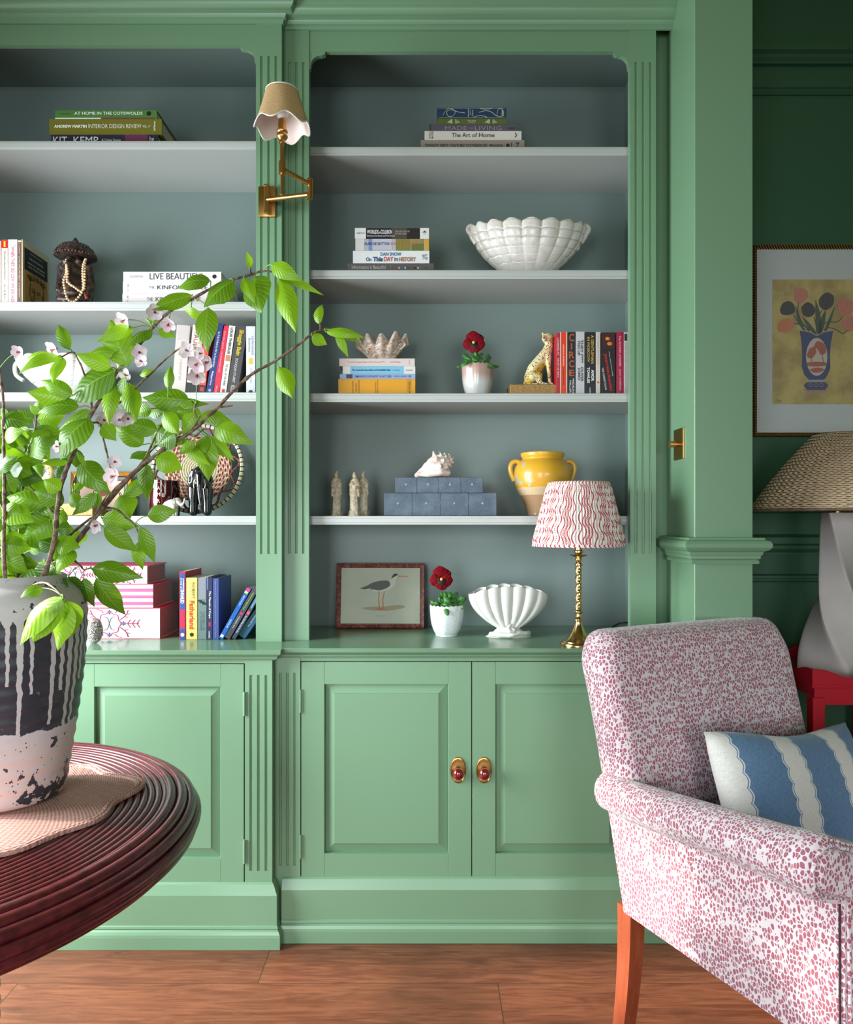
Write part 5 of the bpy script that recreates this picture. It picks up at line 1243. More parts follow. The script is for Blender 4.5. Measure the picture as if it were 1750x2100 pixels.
flat(crv([(-24, 8), (-16, 11), (-8, 15), (2, 17), (9, 16.5), (11, 12), (6, 8), (-2, 6), (-8, 7), (-13, 6), (-10, 8), (-18, 7)]), BG, 'bird_wing', o_, S_, .0007)
flat(crv([(12, 19), (14, 23.5), (17, 25), (20, 23.8), (18, 22.5), (15, 21)]), BD, 'bird_cap', o_, S_, .0006)
flat([(19.5, 22.6), (32, 22.2), (32, 21.6), (19.5, 21.4)], BL, 'bird_bill', o_, S_, .0006)
for dx, kx in ((-2, -2.5), (4, 2)):
    flat([(dx, 5), (dx+1, 5), (kx+1.2, -4), (kx+2, -14), (kx+5, -16), (kx-4, -15.5), (kx+1, -14), (kx+.2, -4)], BL, 'bird_leg', o_, S_, .0006)
flat(crv([(-22, -14), (-10, -12.5), (6, -12), (22, -10.5), (28, -13), (16, -16), (0, -17), (-14, -16)]), cm((156, 146, 118), .7), 'ground', o_, S_, .0003)
text('Common Redshank', FW_*.1, .003, cm((120, 120, 100)), r, (0.0, -.0078, FH*.19), (1, 0, 0), (0, 0, 1))
# pansies
POTW = Mat('speckled_white_glaze', (222, 224, 226), .25, coat=.4); n = POTW.noise(POTW.coord('Object', (1, 1, .5)), 300, 2); POTW.base(POTW.mix(n.sst(.62, .7)*.7, (226, 228, 230), (120, 134, 156)))
POTC = Mat('pinkish_white_glaze', (214, 206, 200), .2, coat=.6); x, y, z = POTC.xyz(POTC.coord('Object')); POTC.base(POTC.mix(z.sst(.045, .085), (216, 214, 210), (196, 162, 150)))
SOIL = Mat('soil', (48, 34, 26), .95); n = SOIL.noise(SOIL.coord('Object'), 200, 3); SOIL.bump(n, 1.0, .004)
PLEAF = Mat('pansy_leaf', (46, 110, 40), .45); n = PLEAF.noise(PLEAF.coord('Object'), 60, 2); PLEAF.base(PLEAF.mix(n, (30, 88, 30), (84, 146, 62)))
VELV = Mat('dark_red_petal', (96, 6, 22), .7, spec=.15); n = VELV.noise(VELV.coord('Object'), 90, 2); VELV.base(VELV.mix(n, (84, 2, 14), (140, 8, 24)))
VELD = cm((36, 4, 14), .7)
def pansy(cx, Yq, zb, wpx, toppx, fc, fr2, pot, label, seed, mir=1):
    L = Vector((PX(cx, Yq), Yq, zb)); r = empty('potted_pansy', L, label, 'potted plant'); fr2 = fr2*1.2; R_ = wpx/2/F*Yq; H2 = PZ(toppx, Yq)-zb; q = random.Random(seed)
    m = MB(); pf = [(0, 0), (R_*.62, 0), (R_*.66, .004), (R_*.82, H2*.22), (R_*.95, H2*.5), (R_, H2*.8), (R_*1.01, H2), (R_*.94, H2), (R_*.92, H2*.8), (R_*.8, H2*.3), (0, H2*.2)]
    pf2 = [(p.x, p.y) for p in smooth_path([Vector((a, b, 0)) for a, b in pf], 4)]
    b0 = len(m.v); m.lathe(pf2, 80, rf=lambda a, t: 1+.018*math.cos(a*7)*(1 if t > .15 else .3))
    for v in m.v:
        if v.z > H2*.8: v.z += .0035*abs(math.sin(math.atan2(v.y, v.x)*11))*(v.z-H2*.8)/(H2*.2)
    m.build('pot', pot, r, smooth=60)
    m = MB(); m.lathe([(0, H2-.006), (R_*.5, H2-.004), (R_*.9, H2-.008), (R_*.86, H2-.02), (0, H2-.02)], 24, rf=lambda a, t: 1); m.build('soil', SOIL, r)
    m = MB()
    for k in range(46):
        a = q.uniform(0, 2*PI); el = q.uniform(.1, 1.2); Ln = q.uniform(.022, .05); st = Vector((q.uniform(-.4, .4)*R_, q.uniform(-.4, .4)*R_, H2-.006))
        d = Vector((math.cos(a)*math.cos(el), math.sin(a)*math.cos(el), math.sin(el))); p1 = st+d*Ln; m.tube([st, (st+p1)/2+Vector((0, 0, .004)), p1], .0009, 5)
        lr = q.uniform(.007, .0125); n_ = Vector((d.x*.5, -1+d.y*.3, .7)).normalized(); e1 = (d-n_*d.dot(n_)).normalized(); e2 = n_.cross(e1)
        m.grid(lambda u, v: p1+e1*(lr*1.35*(v-.05)*2)+e2*((u*2-1)*lr*.8*math.sin(PI*min(1, v*.92+.05))**.7)-n_*(.004*(u*2-1)**2)+n_*(.004*math.sin(PI*v)), 4, 7)
    m.build('leaves', PLEAF, r, smooth=80, recalc=False)
    fcz = PX(fc[0], Yq-.03)-L.x, -.03, PZ(fc[1], Yq-.03)-zb; C = Vector(fcz); FR = fr2/F*Yq
    m = MB(); m.tube(smooth_path([Vector((0, 0, H2-.005)), Vector((C.x*.3, -.008, (H2+C.z)*.5)), C+Vector((0, .004, 0))], 4), .0012, 6); m.build('stem', PLEAF, r, smooth=60)
    nrm = Vector((.12*mir, -1, -.05)).normalized(); E1 = Vector((1, .12*mir, 0)).normalized(); E2 = Vector((0, 0, 1))
    def petal(cx_, cz_, rx, rz, yo, mat, rot=0):
        m = MB(); b = []
        def f(u, v):
            a_ = 2*PI*u; x_ = rx*v*math.cos(a_)*(1+.06*math.sin(5*a_)*v); z_ = rz*v*math.sin(a_)*(1+.05*math.sin(4*a_+1)*v)
            xr = x_*math.cos(rot)-z_*math.sin(rot); zr = x_*math.sin(rot)+z_*math.cos(rot)
            return C+E1*(cx_+xr)*FR+E2*(cz_+zr)*FR+nrm*(yo+.0035*math.cos(v*PI*.6)+.001*math.sin(6*a_)*v)
        m.grid(f, 28, 6, True); o2 = m.build('petal', mat, r, smooth=80, recalc=False); solid(o2, .0006, 0)
    petal(-.05, .45, .62, .55, -.003, VELV); petal(.32, .3, .52, .5, -.0045, VELV); petal(-.45, -.12, .48, .5, 0, VELV, .3); petal(.48, -.15, .46, .5, 0, VELV, -.3); petal(.06, -.42, .55, .48, .002, VELV)
    petal(.05, -.28, .34, .34, .0042, VELD); petal(-.2, -.1, .2, .16, .003, VELD, .4)
    m = MB(); m.ball(C+nrm*.009+E2*.0, FR*.13, 10, 8, (1, .6, 1)); m.build('flower_eye', cm((222, 186, 60), .5), r, smooth=60)
pansy(916, 2.51, .902, 69, 1243, (905, 1187), 21, POTW, 'dark red pansy in a speckled white pot, on the worktop beside the red picture frame', 4)
pansy(979, 2.55, ZR[2], 65, 753, (972, 703), 20, POTC, 'dark red pansy in a pinkish white scalloped pot in the middle of a shelf', 9, -1)

# white scallop planter
Ys = 2.485; L = (PX(1043, Ys), Ys, .902); r = empty('scallop_vase', L, 'white fan-shaped scallop vase with a scrolled foot, on the worktop between pansy and brass lamp', 'vase')
Wd = 164/F*Ys; Hd = PZ(1205, Ys)-.902; zc = .028
def fan(sgn):
    def f(u, v):
        a = (u-.5)*2; ang = a*1.15
        nr2 = 6.5; rib = abs(math.cos(PI*nr2*u)); 
        t = v; wx = Wd/2*(.30+.70*t**.62); x_ = wx*a*(1.0) ; x_ = Wd/2*a*(.26+.74*math.sin(t*PI/2)**.8)
        crown = (1-abs(a)**2.2)*.19*Hd; z_ = zc+(Hd-zc)*t*(1-.19)+crown*t**1.3+.004*rib*(t**4)
        dep = .047*(1-abs(a)**3)**.5*(.35+.65*t)
        y_ = sgn*(dep+.009*rib**.7*min(1, t*3)*(1-abs(a)**8)+.0006*math.sin(t*160))
        return (x_, y_, z_)
    return f
m = MB(); m.grid(fan(-1), 208, 60); m.grid(fan(1), 208, 60, flip=True); o = m.build('fan_body', WHITEG, r, smooth=60); solid(o, .003, -1)
m = MB(); m.grid(lambda u, v: ((.058+.020*(1-v)**1.5-.034*v*(1-(v*.3)))*math.cos(2*PI*u)*(1), (.040*(1-.35*v))*math.sin(2*PI*u), .034*v), 48, 10, True); b0 = m.av((0, 0, 0))
for i in range(48): m.af([b0, (i+1) % 48, i])
ft = m.build('foot', WHITEG, r, smooth=60)
ch = [[(Vector((.006, -.044, .046)), .004), (Vector((-.002, -.048, .042)), .0055), (Vector((-.006, -.05, .034)), .006), (Vector((0, -.05, .024)), .0065), (Vector((.012, -.048, .022)), .0055), (Vector((.014, -.047, .030)), .005), (Vector((.007, -.048, .034)), .004)],
      [(Vector((.008, -.044, .012)), .009), (Vector((.03, -.04, .018)), .008), (Vector((.055, -.028, .014)), .008), (Vector((.066, -.012, .012)), .009)], [(Vector((-.06, -.02, .01)), .009), (Vector((-.03, -.038, .010)), .009), (Vector((0, -.044, .009)), .008)]]
blob('scroll', ch, .0017, WHITEG, r, 3)
# coral ball by the box files
COR = Mat('white_coral', (226, 220, 214), .7); n = COR.noise(COR.coord('Object'), 75, 1, .3, 1.2); w2 = ((n-.5)*34.0).sin(); COR.base(COR.mix(w2.sst(-.3, .5), (226, 220, 214), (120, 104, 96))); COR.bump(w2*-1.0, .8, .003)
Yc = 2.345; m = MB(); m.ball((0, 0, .0405), .0255, 40, 30, (1, 1, 1.6)); m.v = [Vector((v.x, v.y, max(v.z, .0005))) for v in m.v]
o = m.build('coral_egg', COR, smooth=70, loc=(PX(194, Yc), Yc, .902)); tag(o, 'white egg-shaped brain coral ornament just right of the vase, on the worktop', 'ornament')
# ------------------------------------------------------------ leopards
LEO = Mat('painted_leopard', (206, 176, 96), .45)
ob = LEO.coord('Object', (1, 1, .8)); d, vn = LEO.vor(ob, 165, 'F1', .9); n = LEO.noise(LEO.coord('Object'), 22, 2)
c = LEO.mix(n.sst(.35, .6), (206, 172, 74), (226, 210, 170)); LEO.base(LEO.mix(d.sst(.34, .26), c, (44, 32, 26)))
def leopard(L, Hh, label, mir=1, yaw=0):
    r = empty('leopard_figurine', L, label, 'figurine', None, (0, 0, yaw)); k = Hh
    V3 = lambda x, y, z: Vector((x*k*mir, y*k, z*k))
    ch = [[(V3(-.20, 0, .16), .135*k), (V3(-.14, 0, .32), .135*k), (V3(-.02, 0, .48), .12*k), (V3(.08, 0, .62), .105*k), (V3(.13, 0, .76), .078*k), (V3(.13, -.01, .86), .072*k)],
          [(V3(.09, -.02, .885), .098*k), (V3(.11, -.02, .895), .098*k)], [(V3(.035, -.09, .865), .050*k), (V3(.02, -.12, .845), .042*k)],
          [(V3(.03, .0, .965), .028*k), (V3(.01, .0, .985), .022*k)], [(V3(.175, .0, .965), .028*k), (V3(.19, .0, .985), .022*k)],
          [(V3(.10, -.06, .55), .066*k), (V3(.11, -.07, .36), .045*k), (V3(.12, -.075, .16), .034*k), (V3(.13, -.08, .04), .032*k), (V3(.17, -.11, .022), .03*k)],
          [(V3(.10, .06, .55), .066*k), (V3(.14, .07, .36), .045*k), (V3(.17, .075, .16), .034*k), (V3(.19, .075, .04), .032*k), (V3(.24, .06, .022), .03*k)],
          [(V3(-.18, -.09, .17), .105*k), (V3(-.08, -.12, .18), .075*k), (V3(-.07, -.13, .06), .045*k), (V3(.0, -.14, .028), .03*k), (V3(.06, -.145, .024), .028*k)],
          [(V3(-.18, .09, .17), .105*k), (V3(-.06, .12, .16), .07*k), (V3(-.02, .13, .03), .032*k)],
          [(V3(-.30, .0, .12), .03*k), (V3(-.33, -.05, .05), .024*k), (V3(-.26, -.14, .024), .022*k), (V3(-.12, -.17, .022), .02*k)]]
    blob('body', ch, k*.014, LEO, r, 3)
    m = MB()
    for s in (-1, 1): m.ball(V3(.065+s*.045, -.112+.02*s, .905), .012*k, 8, 6)
    m.ball(V3(.014, -.160, .858), .014*k, 8, 6, (1.3, .8, .8)); m.build('eyes_and_nose', cm((26, 20, 18), .3), r)
    return r
Yp = 2.545; bz = PZ(793, Yp)-ZR[2]
GILT = Mat('gilt_textured_base', (170, 130, 70), .45, .5); n = GILT.noise(GILT.coord('Object', (1, 1, 3)), 120, 3); GILT.base(GILT.mix(n, (120, 84, 44), (206, 168, 104))); GILT.bump(n, .8, .002)
m = MB(); m.box(-.083, .083, -.05, .055, 0, bz, .003, 2); o = m.build('gilt_block', GILT, loc=(PX(1092, Yp)+.0, Yp, ZR[2])); tag(o, 'low rough gilt block under the sitting leopard at the right', 'base')
leopard((PX(1112, Yp), Yp, ZR[2]+bz), (PZ(682, Yp)-ZR[2]-bz), 'spotted leopard figurine sitting upright against the books on the third shelf', 1)
Yp = 2.55; bz = .043
m = MB(); m.box(-.088, .088, -.05, .055, 0, bz, .003, 2); o = m.build('gilt_block', GILT, loc=(PX(152, Yp)+.0, Yp, ZL[3])); tag(o, 'gilt patterned block behind the leaves on the fourth shelf of the left bay', 'base')
leopard((PX(92, Yp)-.004, Yp, ZL[3]), .20, 'spotted leopard figurine half hidden behind the cherry leaves', 1)

# gold framed small print
Yf = 2.675; r = empty('framed_print', (PX(208, Yf), Yf, ZL[3]+.0005), 'small gold framed print of a red crab behind the branches', 'picture', rot=(math.radians(-5), 0, 0))
GOLD = Mat('gold_leaf_frame', (186, 124, 50), .35, .8); n = GOLD.noise(GOLD.coord('Object'), 60, 3); GOLD.base(GOLD.mix(n, (150, 92, 36), (214, 156, 74)))
Wf = 126/F*Yf; Hf = PZ(968, Yf)-ZL[3]
frame(r, Wf, Hf, .018, .016, GOLD); frame(r, Wf-.036, Hf-.036, .014, .008, Mat('dark_speckled_slip', (46, 44, 38), .4), 'inner_frame', .018)
m = MB(); m.box(-Wf/2+.01, Wf/2-.01, -.004, -.001, .01, Hf-.01); m.build('print', cm((214, 176, 152), .6), r)
m = MB(); q = random.Random(4)
m.ball((0, -.0046, Hf*.52), .018, 14, 8, (1.2, .04, .7))
for k in range(8): a = PI*k/7; m.tube(smooth_path([Vector((.016*math.cos(a), -.0048, Hf*.52+.008*math.sin(a))), Vector((.03*math.cos(a), -.0048, Hf*.52+.022*math.sin(a))), Vector((.036*math.cos(a), -.0048, Hf*.52+.008*math.sin(a)-.006))], 3), .0013, 5)
m.build('crab_drawing', cm((150, 48, 40), .6), r)
# votive glass with lettering
Yv = 2.53; r = empty('candle_glass', (PX(338, Yv), Yv, ZL[3]), 'dark red candle glass with etched lettering, left of the basket plate', 'candle')
DR = Mat('dark_red_glass', (62, 8, 16), .08, coat=.6); m = MB(); R2 = 30/F*Yv; H2 = PZ(986, Yv)-ZL[3]; m.lathe([(0, 0), (R2*.96, 0), (R2, .004), (R2, H2), (R2*.95, H2), (R2*.94, .02), (0, .02)], 40); m.build('glass', DR, r, smooth=40)
m = MB(); m.lathe([(0, .0205), (R2*.93, .0205), (R2*.93, H2*.6), (0, H2*.6)], 30); m.build('wax', cm((206, 186, 160), .6), r, smooth=40)
for i, s in enumerate(('LAMBR', 'B', 'L A')):
    pass
for s, a_, zz_ in (('A', -1.62, .78), ('M', -1.62, .60), ('R', -1.62, .42), ('L', -1.95, .5), ('B', -1.32, .58)):
    rad = R2+.0006; p = Vector((rad*math.cos(a_), rad*math.sin(a_), H2*zz_)); text(s, .009, .012, cm((206, 170, 160)), r, p, (-math.sin(a_), math.cos(a_), 0), (0, 0, 1), bold=0)
m = MB(); P = [Vector(((R2+.0006)*math.cos(-1.62+.42*math.cos(t)), (R2+.0006)*math.sin(-1.62+.42*math.cos(t)), H2*.62+H2*.32*math.sin(t))) for t in [PI*k/16 for k in range(17)]]; m.tube(P, .0005, 4); m.build('etched_arch', cm((206, 170, 160)), r)
# white elephant
STONE = Mat('white_soapstone', (226, 216, 206), .35); n = STONE.noise(STONE.coord('Object'), 30, 3); STONE.base(STONE.mix(n, (232, 224, 216), (206, 190, 178)))
def elephant(L, k, mat, label, nm, mir=1, yaw=0, up=True):
    V3 = lambda x, y, z: Vector((x*k*mir, y*k, z*k)); r = empty(nm, L, label, 'figurine', None, (0, 0, yaw))
    tr_ = [(V3(.44, 0, .62), .10*k), (V3(.54, 0, .55), .07*k), (V3(.62, 0, .60), .055*k), (V3(.68, 0, .72), .045*k), (V3(.70, 0, .84), .04*k)] if up else [(V3(.42, 0, .72), .11*k), (V3(.52, 0, .52), .075*k), (V3(.55, 0, .32), .055*k), (V3(.56, 0, .14), .042*k), (V3(.60, 0, .06), .036*k)]
    ch = [[(V3(-.22, 0, .52), .22*k), (V3(.0, 0, .58), .25*k), (V3(.2, 0, .6), .20*k)], [(V3(.32, 0, .74), .17*k), (V3(.40, 0, .68), .14*k)], tr_]
    for x_, y_ in ((-.28, -.13), (-.28, .13), (.17, -.13), (.17, .13)): ch.append([(V3(x_, y_, .45), .11*k), (V3(x_+.01, y_, .2), .085*k), (V3(x_+.01, y_, .075), .085*k)])
    ch.append([(V3(-.44, 0, .58), .03*k), (V3(-.48, 0, .4), .02*k), (V3(-.47, 0, .28), .022*k)])
    blob('body', ch, k*.022, mat, r, 3)
    for s in (-1, 1):
        m = MB(); m.grid(lambda u, v: V3(.30-.16*math.sin(PI*v)*u*1.1, s*(.17+.09*u), .88-.42*v), 8, 10); o2 = m.build('ear', mat, r, smooth=80); solid(o2, .025*k, 0)
        m = MB(); m.tube(smooth_path([V3(.42, s*.07, .6), V3(.52, s*.08, .5), V3(.62, s*.08, .52)], 4), [.022*k-.0018*k*i for i in range(9)], 8); m.build('tusk', cm((230, 222, 206), .4), r, smooth=60)
        m = MB(); m.ball(V3(.43, s*.125, .76), .018*k, 8, 6); m.build('eye', cm((16, 14, 14), .3), r)
    return r
Ye = 2.475; elephant((PX(354, Ye)-.003, Ye, ZL[3]), .068, STONE, 'little white elephant with raised trunk beside the black elephant', 'elephant_figurine', 1, -.2)
# ebony elephant, seen nearly head-on
EB = Mat('polished_ebony', (22, 20, 22), .16, coat=.7)
Ye = 2.52; k = .185; r = empty('elephant_figurine', (PX(411, Ye), Ye, ZL[3]), 'tall black polished elephant carving in front of the basket plate', 'figurine', None, (0, 0, .25))
V3 = lambda x, y, z: Vector((x*k, y*k, z*k))
ch = [[(V3(0, .12, .52), .19*k), (V3(0, -.02, .60), .185*k)], [(V3(0, -.12, .80), .125*k), (V3(0, -.08, .72), .15*k)], [(V3(0, -.22, .74), .085*k), (V3(0, -.27, .56), .06*k), (V3(.01, -.28, .36), .045*k), (V3(.03, -.27, .18), .036*k), (V3(.05, -.25, .07), .032*k)]]
for s in (-1, 1):
    ch += [[(V3(s*.12, -.08, .82), .05*k), (V3(s*.18, -.05, .68), .055*k), (V3(s*.17, -.06, .54), .035*k)], [(V3(s*.12, -.12, .5), .10*k), (V3(s*.125, -.13, .25), .075*k), (V3(s*.125, -.13, .07), .07*k)], [(V3(s*.12, .2, .48), .11*k), (V3(s*.125, .2, .25), .08*k), (V3(s*.125, .2, .075), .075*k)]]
blob('body', ch, k*.016, EB, r, 2)
for s in (-1, 1):
    m = MB(); m.tube(smooth_path([V3(s*.075, -.22, .66), V3(s*.10, -.28, .56), V3(s*.09, -.34, .50)], 4), [.018*k-.0014*k*i for i in range(9)], 8); m.build('tusk', cm((214, 200, 176), .4), r, smooth=60)

# basket plate leaning on the back panel
BK = Mat('coiled_basketry', (176, 160, 128), .8)
x, y, z = BK.xyz(BK.coord('Object')); rad = (x*x+z*z).pw(.5); an = z._op('ARCTAN2', x)
coil = (rad*(2*PI/.0085)).sin(); st = ((an*(rad*260.0+6.0)).sin()); RB = .166
q = rad/RB
mar = BK.mix((st.gt(.1)), (106, 38, 40), (196, 176, 138)); tan = BK.mix(coil.gt(.2), (186, 172, 136), (146, 130, 98)); rimc = BK.mix(((an*58.0).sin()).gt(.72), (196, 184, 152), (34, 28, 26))
st2 = ((an*22.0+rad*60.0).sin()*(rad*370.0).sin()).gt(.1)
c = BK.mix(q.gt(.42), tan, BK.mix(st2, BK.mix(.5, mar, (188, 164, 128)), (112, 36, 40))); c = BK.mix(q.gt(.90), c, rimc); BK.base(c); BK.bump(coil*.5+st*.3, .6, .002)
Yb = 2.652; r = empty('basket_plate', (PX(410, Yb), Yb-.012, ZL[3]+RB+.002), 'round coiled basket plate in maroon and straw, leaning behind the black elephant', 'plate', rot=(math.radians(-11), 0, 0))
m = MB(); m.v = []
def disc(r0, r1, th, dish, nm):
    m = MB()
    pr = [(r0, -dish*r0*r0), ]
    N = 14
    f1 = [(r0+(r1-r0)*k/N, -dish*((r0+(r1-r0)*k/N)**2)) for k in range(N+1)]
    m.grid(lambda u, v: (f1[int(round(v*N))][0]*math.cos(2*PI*u), f1[int(round(v*N))][1]-.0018*abs(math.sin(PI*f1[int(round(v*N))][0]/.0085)), f1[int(round(v*N))][0]*math.sin(2*PI*u)), 96, N, True)
    o2 = m.build(nm, BK, r, smooth=70); solid(o2, th, 1); return o2
disc(.0005, RB*.72, .004, .6, 'woven_centre')
m = MB(); m.tube([Vector((RB*.955*math.cos(2*PI*k/96), -.013, RB*.955*math.sin(2*PI*k/96))) for k in range(97)], .0075, 10); m.build('rim', BK, r, smooth=60)
MAR = Mat('maroon_braid', (92, 44, 42), .8); n = MAR.noise(MAR.coord('Object'), 200, 2); MAR.base(MAR.mix(n.sst(.4, .6), (70, 30, 32), (132, 80, 66))); MAR.bump(n, .8, .002)
m = MB(); m.tube([Vector(((RB*(.82+.085*math.sin(10*2*PI*k/240)))*math.cos(2*PI*k/240), -.012, (RB*(.82+.085*math.sin(10*2*PI*k/240)))*math.sin(2*PI*k/240))) for k in range(241)], .0045, 8); m.build('wavy_braid', MAR, r, smooth=60)

# carved statue with wooden beads
DK = Mat('dark_carved_wood', (52, 38, 34), .38); n = DK.noise(DK.coord('Object'), 70, 4, .6); DK.base(DK.mix(n.sst(.4, .65), (34, 26, 26), (92, 66, 54))); DK.bump(n, .5, .002)
Yt = 2.52; LT = (PX(155, Yt), Yt, ZL[1]); Ht = PZ(487, Yt)-ZL[1]; r = empty('carved_statue', LT, 'dark carved wooden figure under a domed hat, right of the drawing-covered paperback', 'statue')
k = Ht; V3 = lambda x, y, z: Vector((x*k, y*k, z*k))
ch = [[(V3(0, 0, .09), .20*k), (V3(0, 0, .16), .205*k)], [(V3(0, 0, .22), .17*k), (V3(0, 0, .42), .155*k), (V3(0, 0, .58), .15*k)], [(V3(0, -.02, .62), .115*k), (V3(0, -.02, .72), .10*k), (V3(0, 0, .80), .085*k)],
      [(V3(-.19, 0, .60), .05*k), (V3(-.21, 0, .40), .045*k), (V3(-.19, -.08, .26), .045*k)], [(V3(.18, 0, .60), .05*k), (V3(.21, 0, .40), .05*k), (V3(.2, -.05, .14), .06*k)],
      [(V3(-.01, -.14, .66), .045*k), (V3(-.02, -.19, .52), .042*k), (V3(-.01, -.20, .40), .036*k), (V3(.03, -.19, .32), .03*k)], [(V3(-.14, -.13, .12), .06*k), (V3(.02, -.2, .10), .05*k), (V3(.15, -.13, .12), .06*k)],
      [(V3(-.09, -.1, .64), .04*k), (V3(-.14, -.06, .60), .03*k)], [(V3(.09, -.1, .64), .04*k), (V3(.14, -.06, .60), .03*k)]]
for a in range(10): t = 2*PI*a/10; ch.append([(V3(.18*math.cos(t), .18*math.sin(t), .03), .045*k)])
ch = [[(Vector((p.x, p.y, max(p.z, r_))), r_) for p, r_ in c] for c in ch]
blob('figure', ch, .0032, DK, r, 1)
m = MB(); hp = [(.02, .72), (.21, .715), (.255, .725), (.268, .74), (.262, .765), (.245, .80), (.20, .855), (.13, .90), (.05, .925), (.035, .93), (.04, .945), (.028, .965), (.012, .995), (0, 1.0)]
m.lathe([(a*k, b*k) for a, b in hp], 60, rf=lambda a, t: 1+.012*math.cos(a*30)); m.build('domed_hat', DK, r, smooth=50)
m = MB()
for q in range(40): t = 2*PI*q/40; m.ball(V3(.262*math.cos(t), .262*math.sin(t), .738), .016*k, 6, 5)
for ring_ in (.82, .87):
    for q in range(26): t = 2*PI*q/26; rr5 = .225 if ring_ < .85 else .17; m.ball(V3(rr5*math.cos(t), rr5*math.sin(t), ring_+.006), .012*k, 5, 4)
m.build('hat_beading', DK, r, smooth=60)
BEADM = Mat('pale_wood_bead', (222, 184, 138), .5)
n = BEADM.noise(BEADM.coord('Object'), 120, 2); BEADM.base(BEADM.mix(n, (206, 160, 112), (232, 202, 162)))
bd = empty('bead_necklace', (LT[0], LT[1]-.05, ZL[1]), 'string of pale round wooden beads hung over the dark carved statue', 'beads')
strands = [[(137, 533, -.03), (136, 560, -.055), (131, 575, -.06), (133, 592, -.06), (136, 605, -.062), (140, 615, -.065), (150, 619, -.068), (158, 614, -.068), (166, 603, -.068), (170, 596, -.066), (171, 585, -.062), (170, 565, -.058), (171, 545, -.05), (176, 532, -.03)], [(137, 545, -.052), (139, 560, -.058), (138, 577, -.062), (144, 583, -.064), (153, 589, -.066), (162, 596, -.066), (171, 600, -.066)], [(174, 540, -.045), (174, 570, -.06), (173, 592, -.064)]]
bc_ = 0
M0 = None
for sI, S3 in enumerate(strands):
    P = smooth_path([px(a, b, Yt+yo-.012) for a, b, yo in S3], 12); acc = 0; last = P[0]; step = .0088
    pos = [P[0]]
    for p in P[1:]:
        if (p-pos[-1]).length >= step: pos.append(p)
    for p in pos:
        bp_ = p-Vector((LT[0], LT[1]-.05, ZL[1])); bp_.z = max(bp_.z, .005)
        if M0 is None:
            m = MB(); m.ball((0, 0, 0), .0048, 12, 8, (1, 1, .86)); o2 = m.build('bead', BEADM, bd, smooth=60); M0 = o2
        else: o2 = M0.copy(); COL.objects.link(o2)
        o2.location = bp_; o2.parent = bd; bc_ += 1
m = MB(); P = [p-Vector((LT[0], LT[1]-.05, ZL[1])) for p in smooth_path([px(173, 600, Yt-.075), px(176, 608, Yt-.07), px(179, 613, Yt-.07)], 4)]; m.tube(P, [.002+.0004*i for i in range(len(P))], 6); m.build('tassel', cm((176, 76, 56), .7), bd)

# ------------------------------------------------------------ wall sconce
YS0 = 2.373; SX = PX(549, YS0); r = empty('wall_lamp', (SX, YS0, PZ(416, YS0)), 'swing-arm brass wall lamp with a scalloped raffia shade on the fluted pilaster', 'lamp'); O = Vector((SX, YS0, PZ(416, YS0)))
m = MB(); hw = 17.5/F*YS0; hh = 31/F*YS0; m.box(-hw, hw, -.012, 0, -hh, hh, .0025, 2); m.build('backplate', BRASS, r, smooth=40)
def bt(mm, pts, rad, seg=16): mm.tube([p-O for p in pts], rad, seg)
pv = px(547, 0, 2.335); zt_ = PZ(381, 2.335); zb_ = PZ(435, 2.335)
m = MB(); bt(m, [Vector((pv.x, 2.335, zb_)), Vector((pv.x, 2.335, zt_))], .0085); m.tube([Vector((pv.x, 2.335, (zt_+zb_)/2))-O, Vector((pv.x, 2.365, (zt_+zb_)/2))-O], .006, 12)
bt(m, [Vector((pv.x, 2.335, zb_-.002)), Vector((pv.x, 2.335, zb_+.003))], .0095); bt(m, [Vector((pv.x, 2.335, zt_-.003)), Vector((pv.x, 2.335, zt_+.002))], .0095); m.build('pivot', BRASS, r, smooth=40)
YE = 2.24; el = px(636.5, 0, YE); ez0 = PZ(408, YE); ez1 = PZ(368, YE); YR = 2.17; rx = px(579, 0, YR).x
m = MB(); bt(m, [Vector((pv.x, 2.335, PZ(409, 2.335))), px(633, 399, YE)], .0075); m.build('lower_arm', BRASS, r, smooth=40)
m = MB(); bt(m, [Vector((el.x, YE, ez0)), Vector((el.x, YE, ez1))], .0085); 
for zq in (ez0+.001, ez1-.001): bt(m, [Vector((el.x, YE, zq-.002)), Vector((el.x, YE, zq+.002))], .0098)
m.build('elbow', BRASS, r, smooth=40)
m = MB(); bt(m, [px(634, 377, YE), px(584, 349, YR)], .0066); m.build('upper_arm', BRASS, r, smooth=40)
m = MB(); Z = lambda y_: PZ(y_, YR)
def rod(y0, y1, rad): bt(m, [Vector((rx, YR, Z(y0))), Vector((rx, YR, Z(y1)))], rad*1.2)
rod(402, 354, .0042); rod(400, 396, .0055); rod(357, 333, .0088); rod(333, 330, .0072); rod(331, 292, .0052); rod(294, 288, .0072); m.build('rod', BRASS, r, smooth=40)
m = MB(); zb2 = Z(289); m.lathe([(0, 0), (.007, 0), (.012, .005), (.016, .010), (.0165, .016), (.014, .022), (.0165, .025), (.0165, .030), (.0125, .033), (.0125, .052), (.0115, .055), (.0115, .062), (0, .062)], 30, Vector((rx, YR, zb2))-O); m.build('lamp_holder', BRASS, r, smooth=45)
m = MB(); m.ball(Vector((rx, YR, zb2+.088))-O, .02, 16, 10, (1, 1, 1.3)); m.build('bulb', cm((230, 226, 220), .3), r, smooth=60)
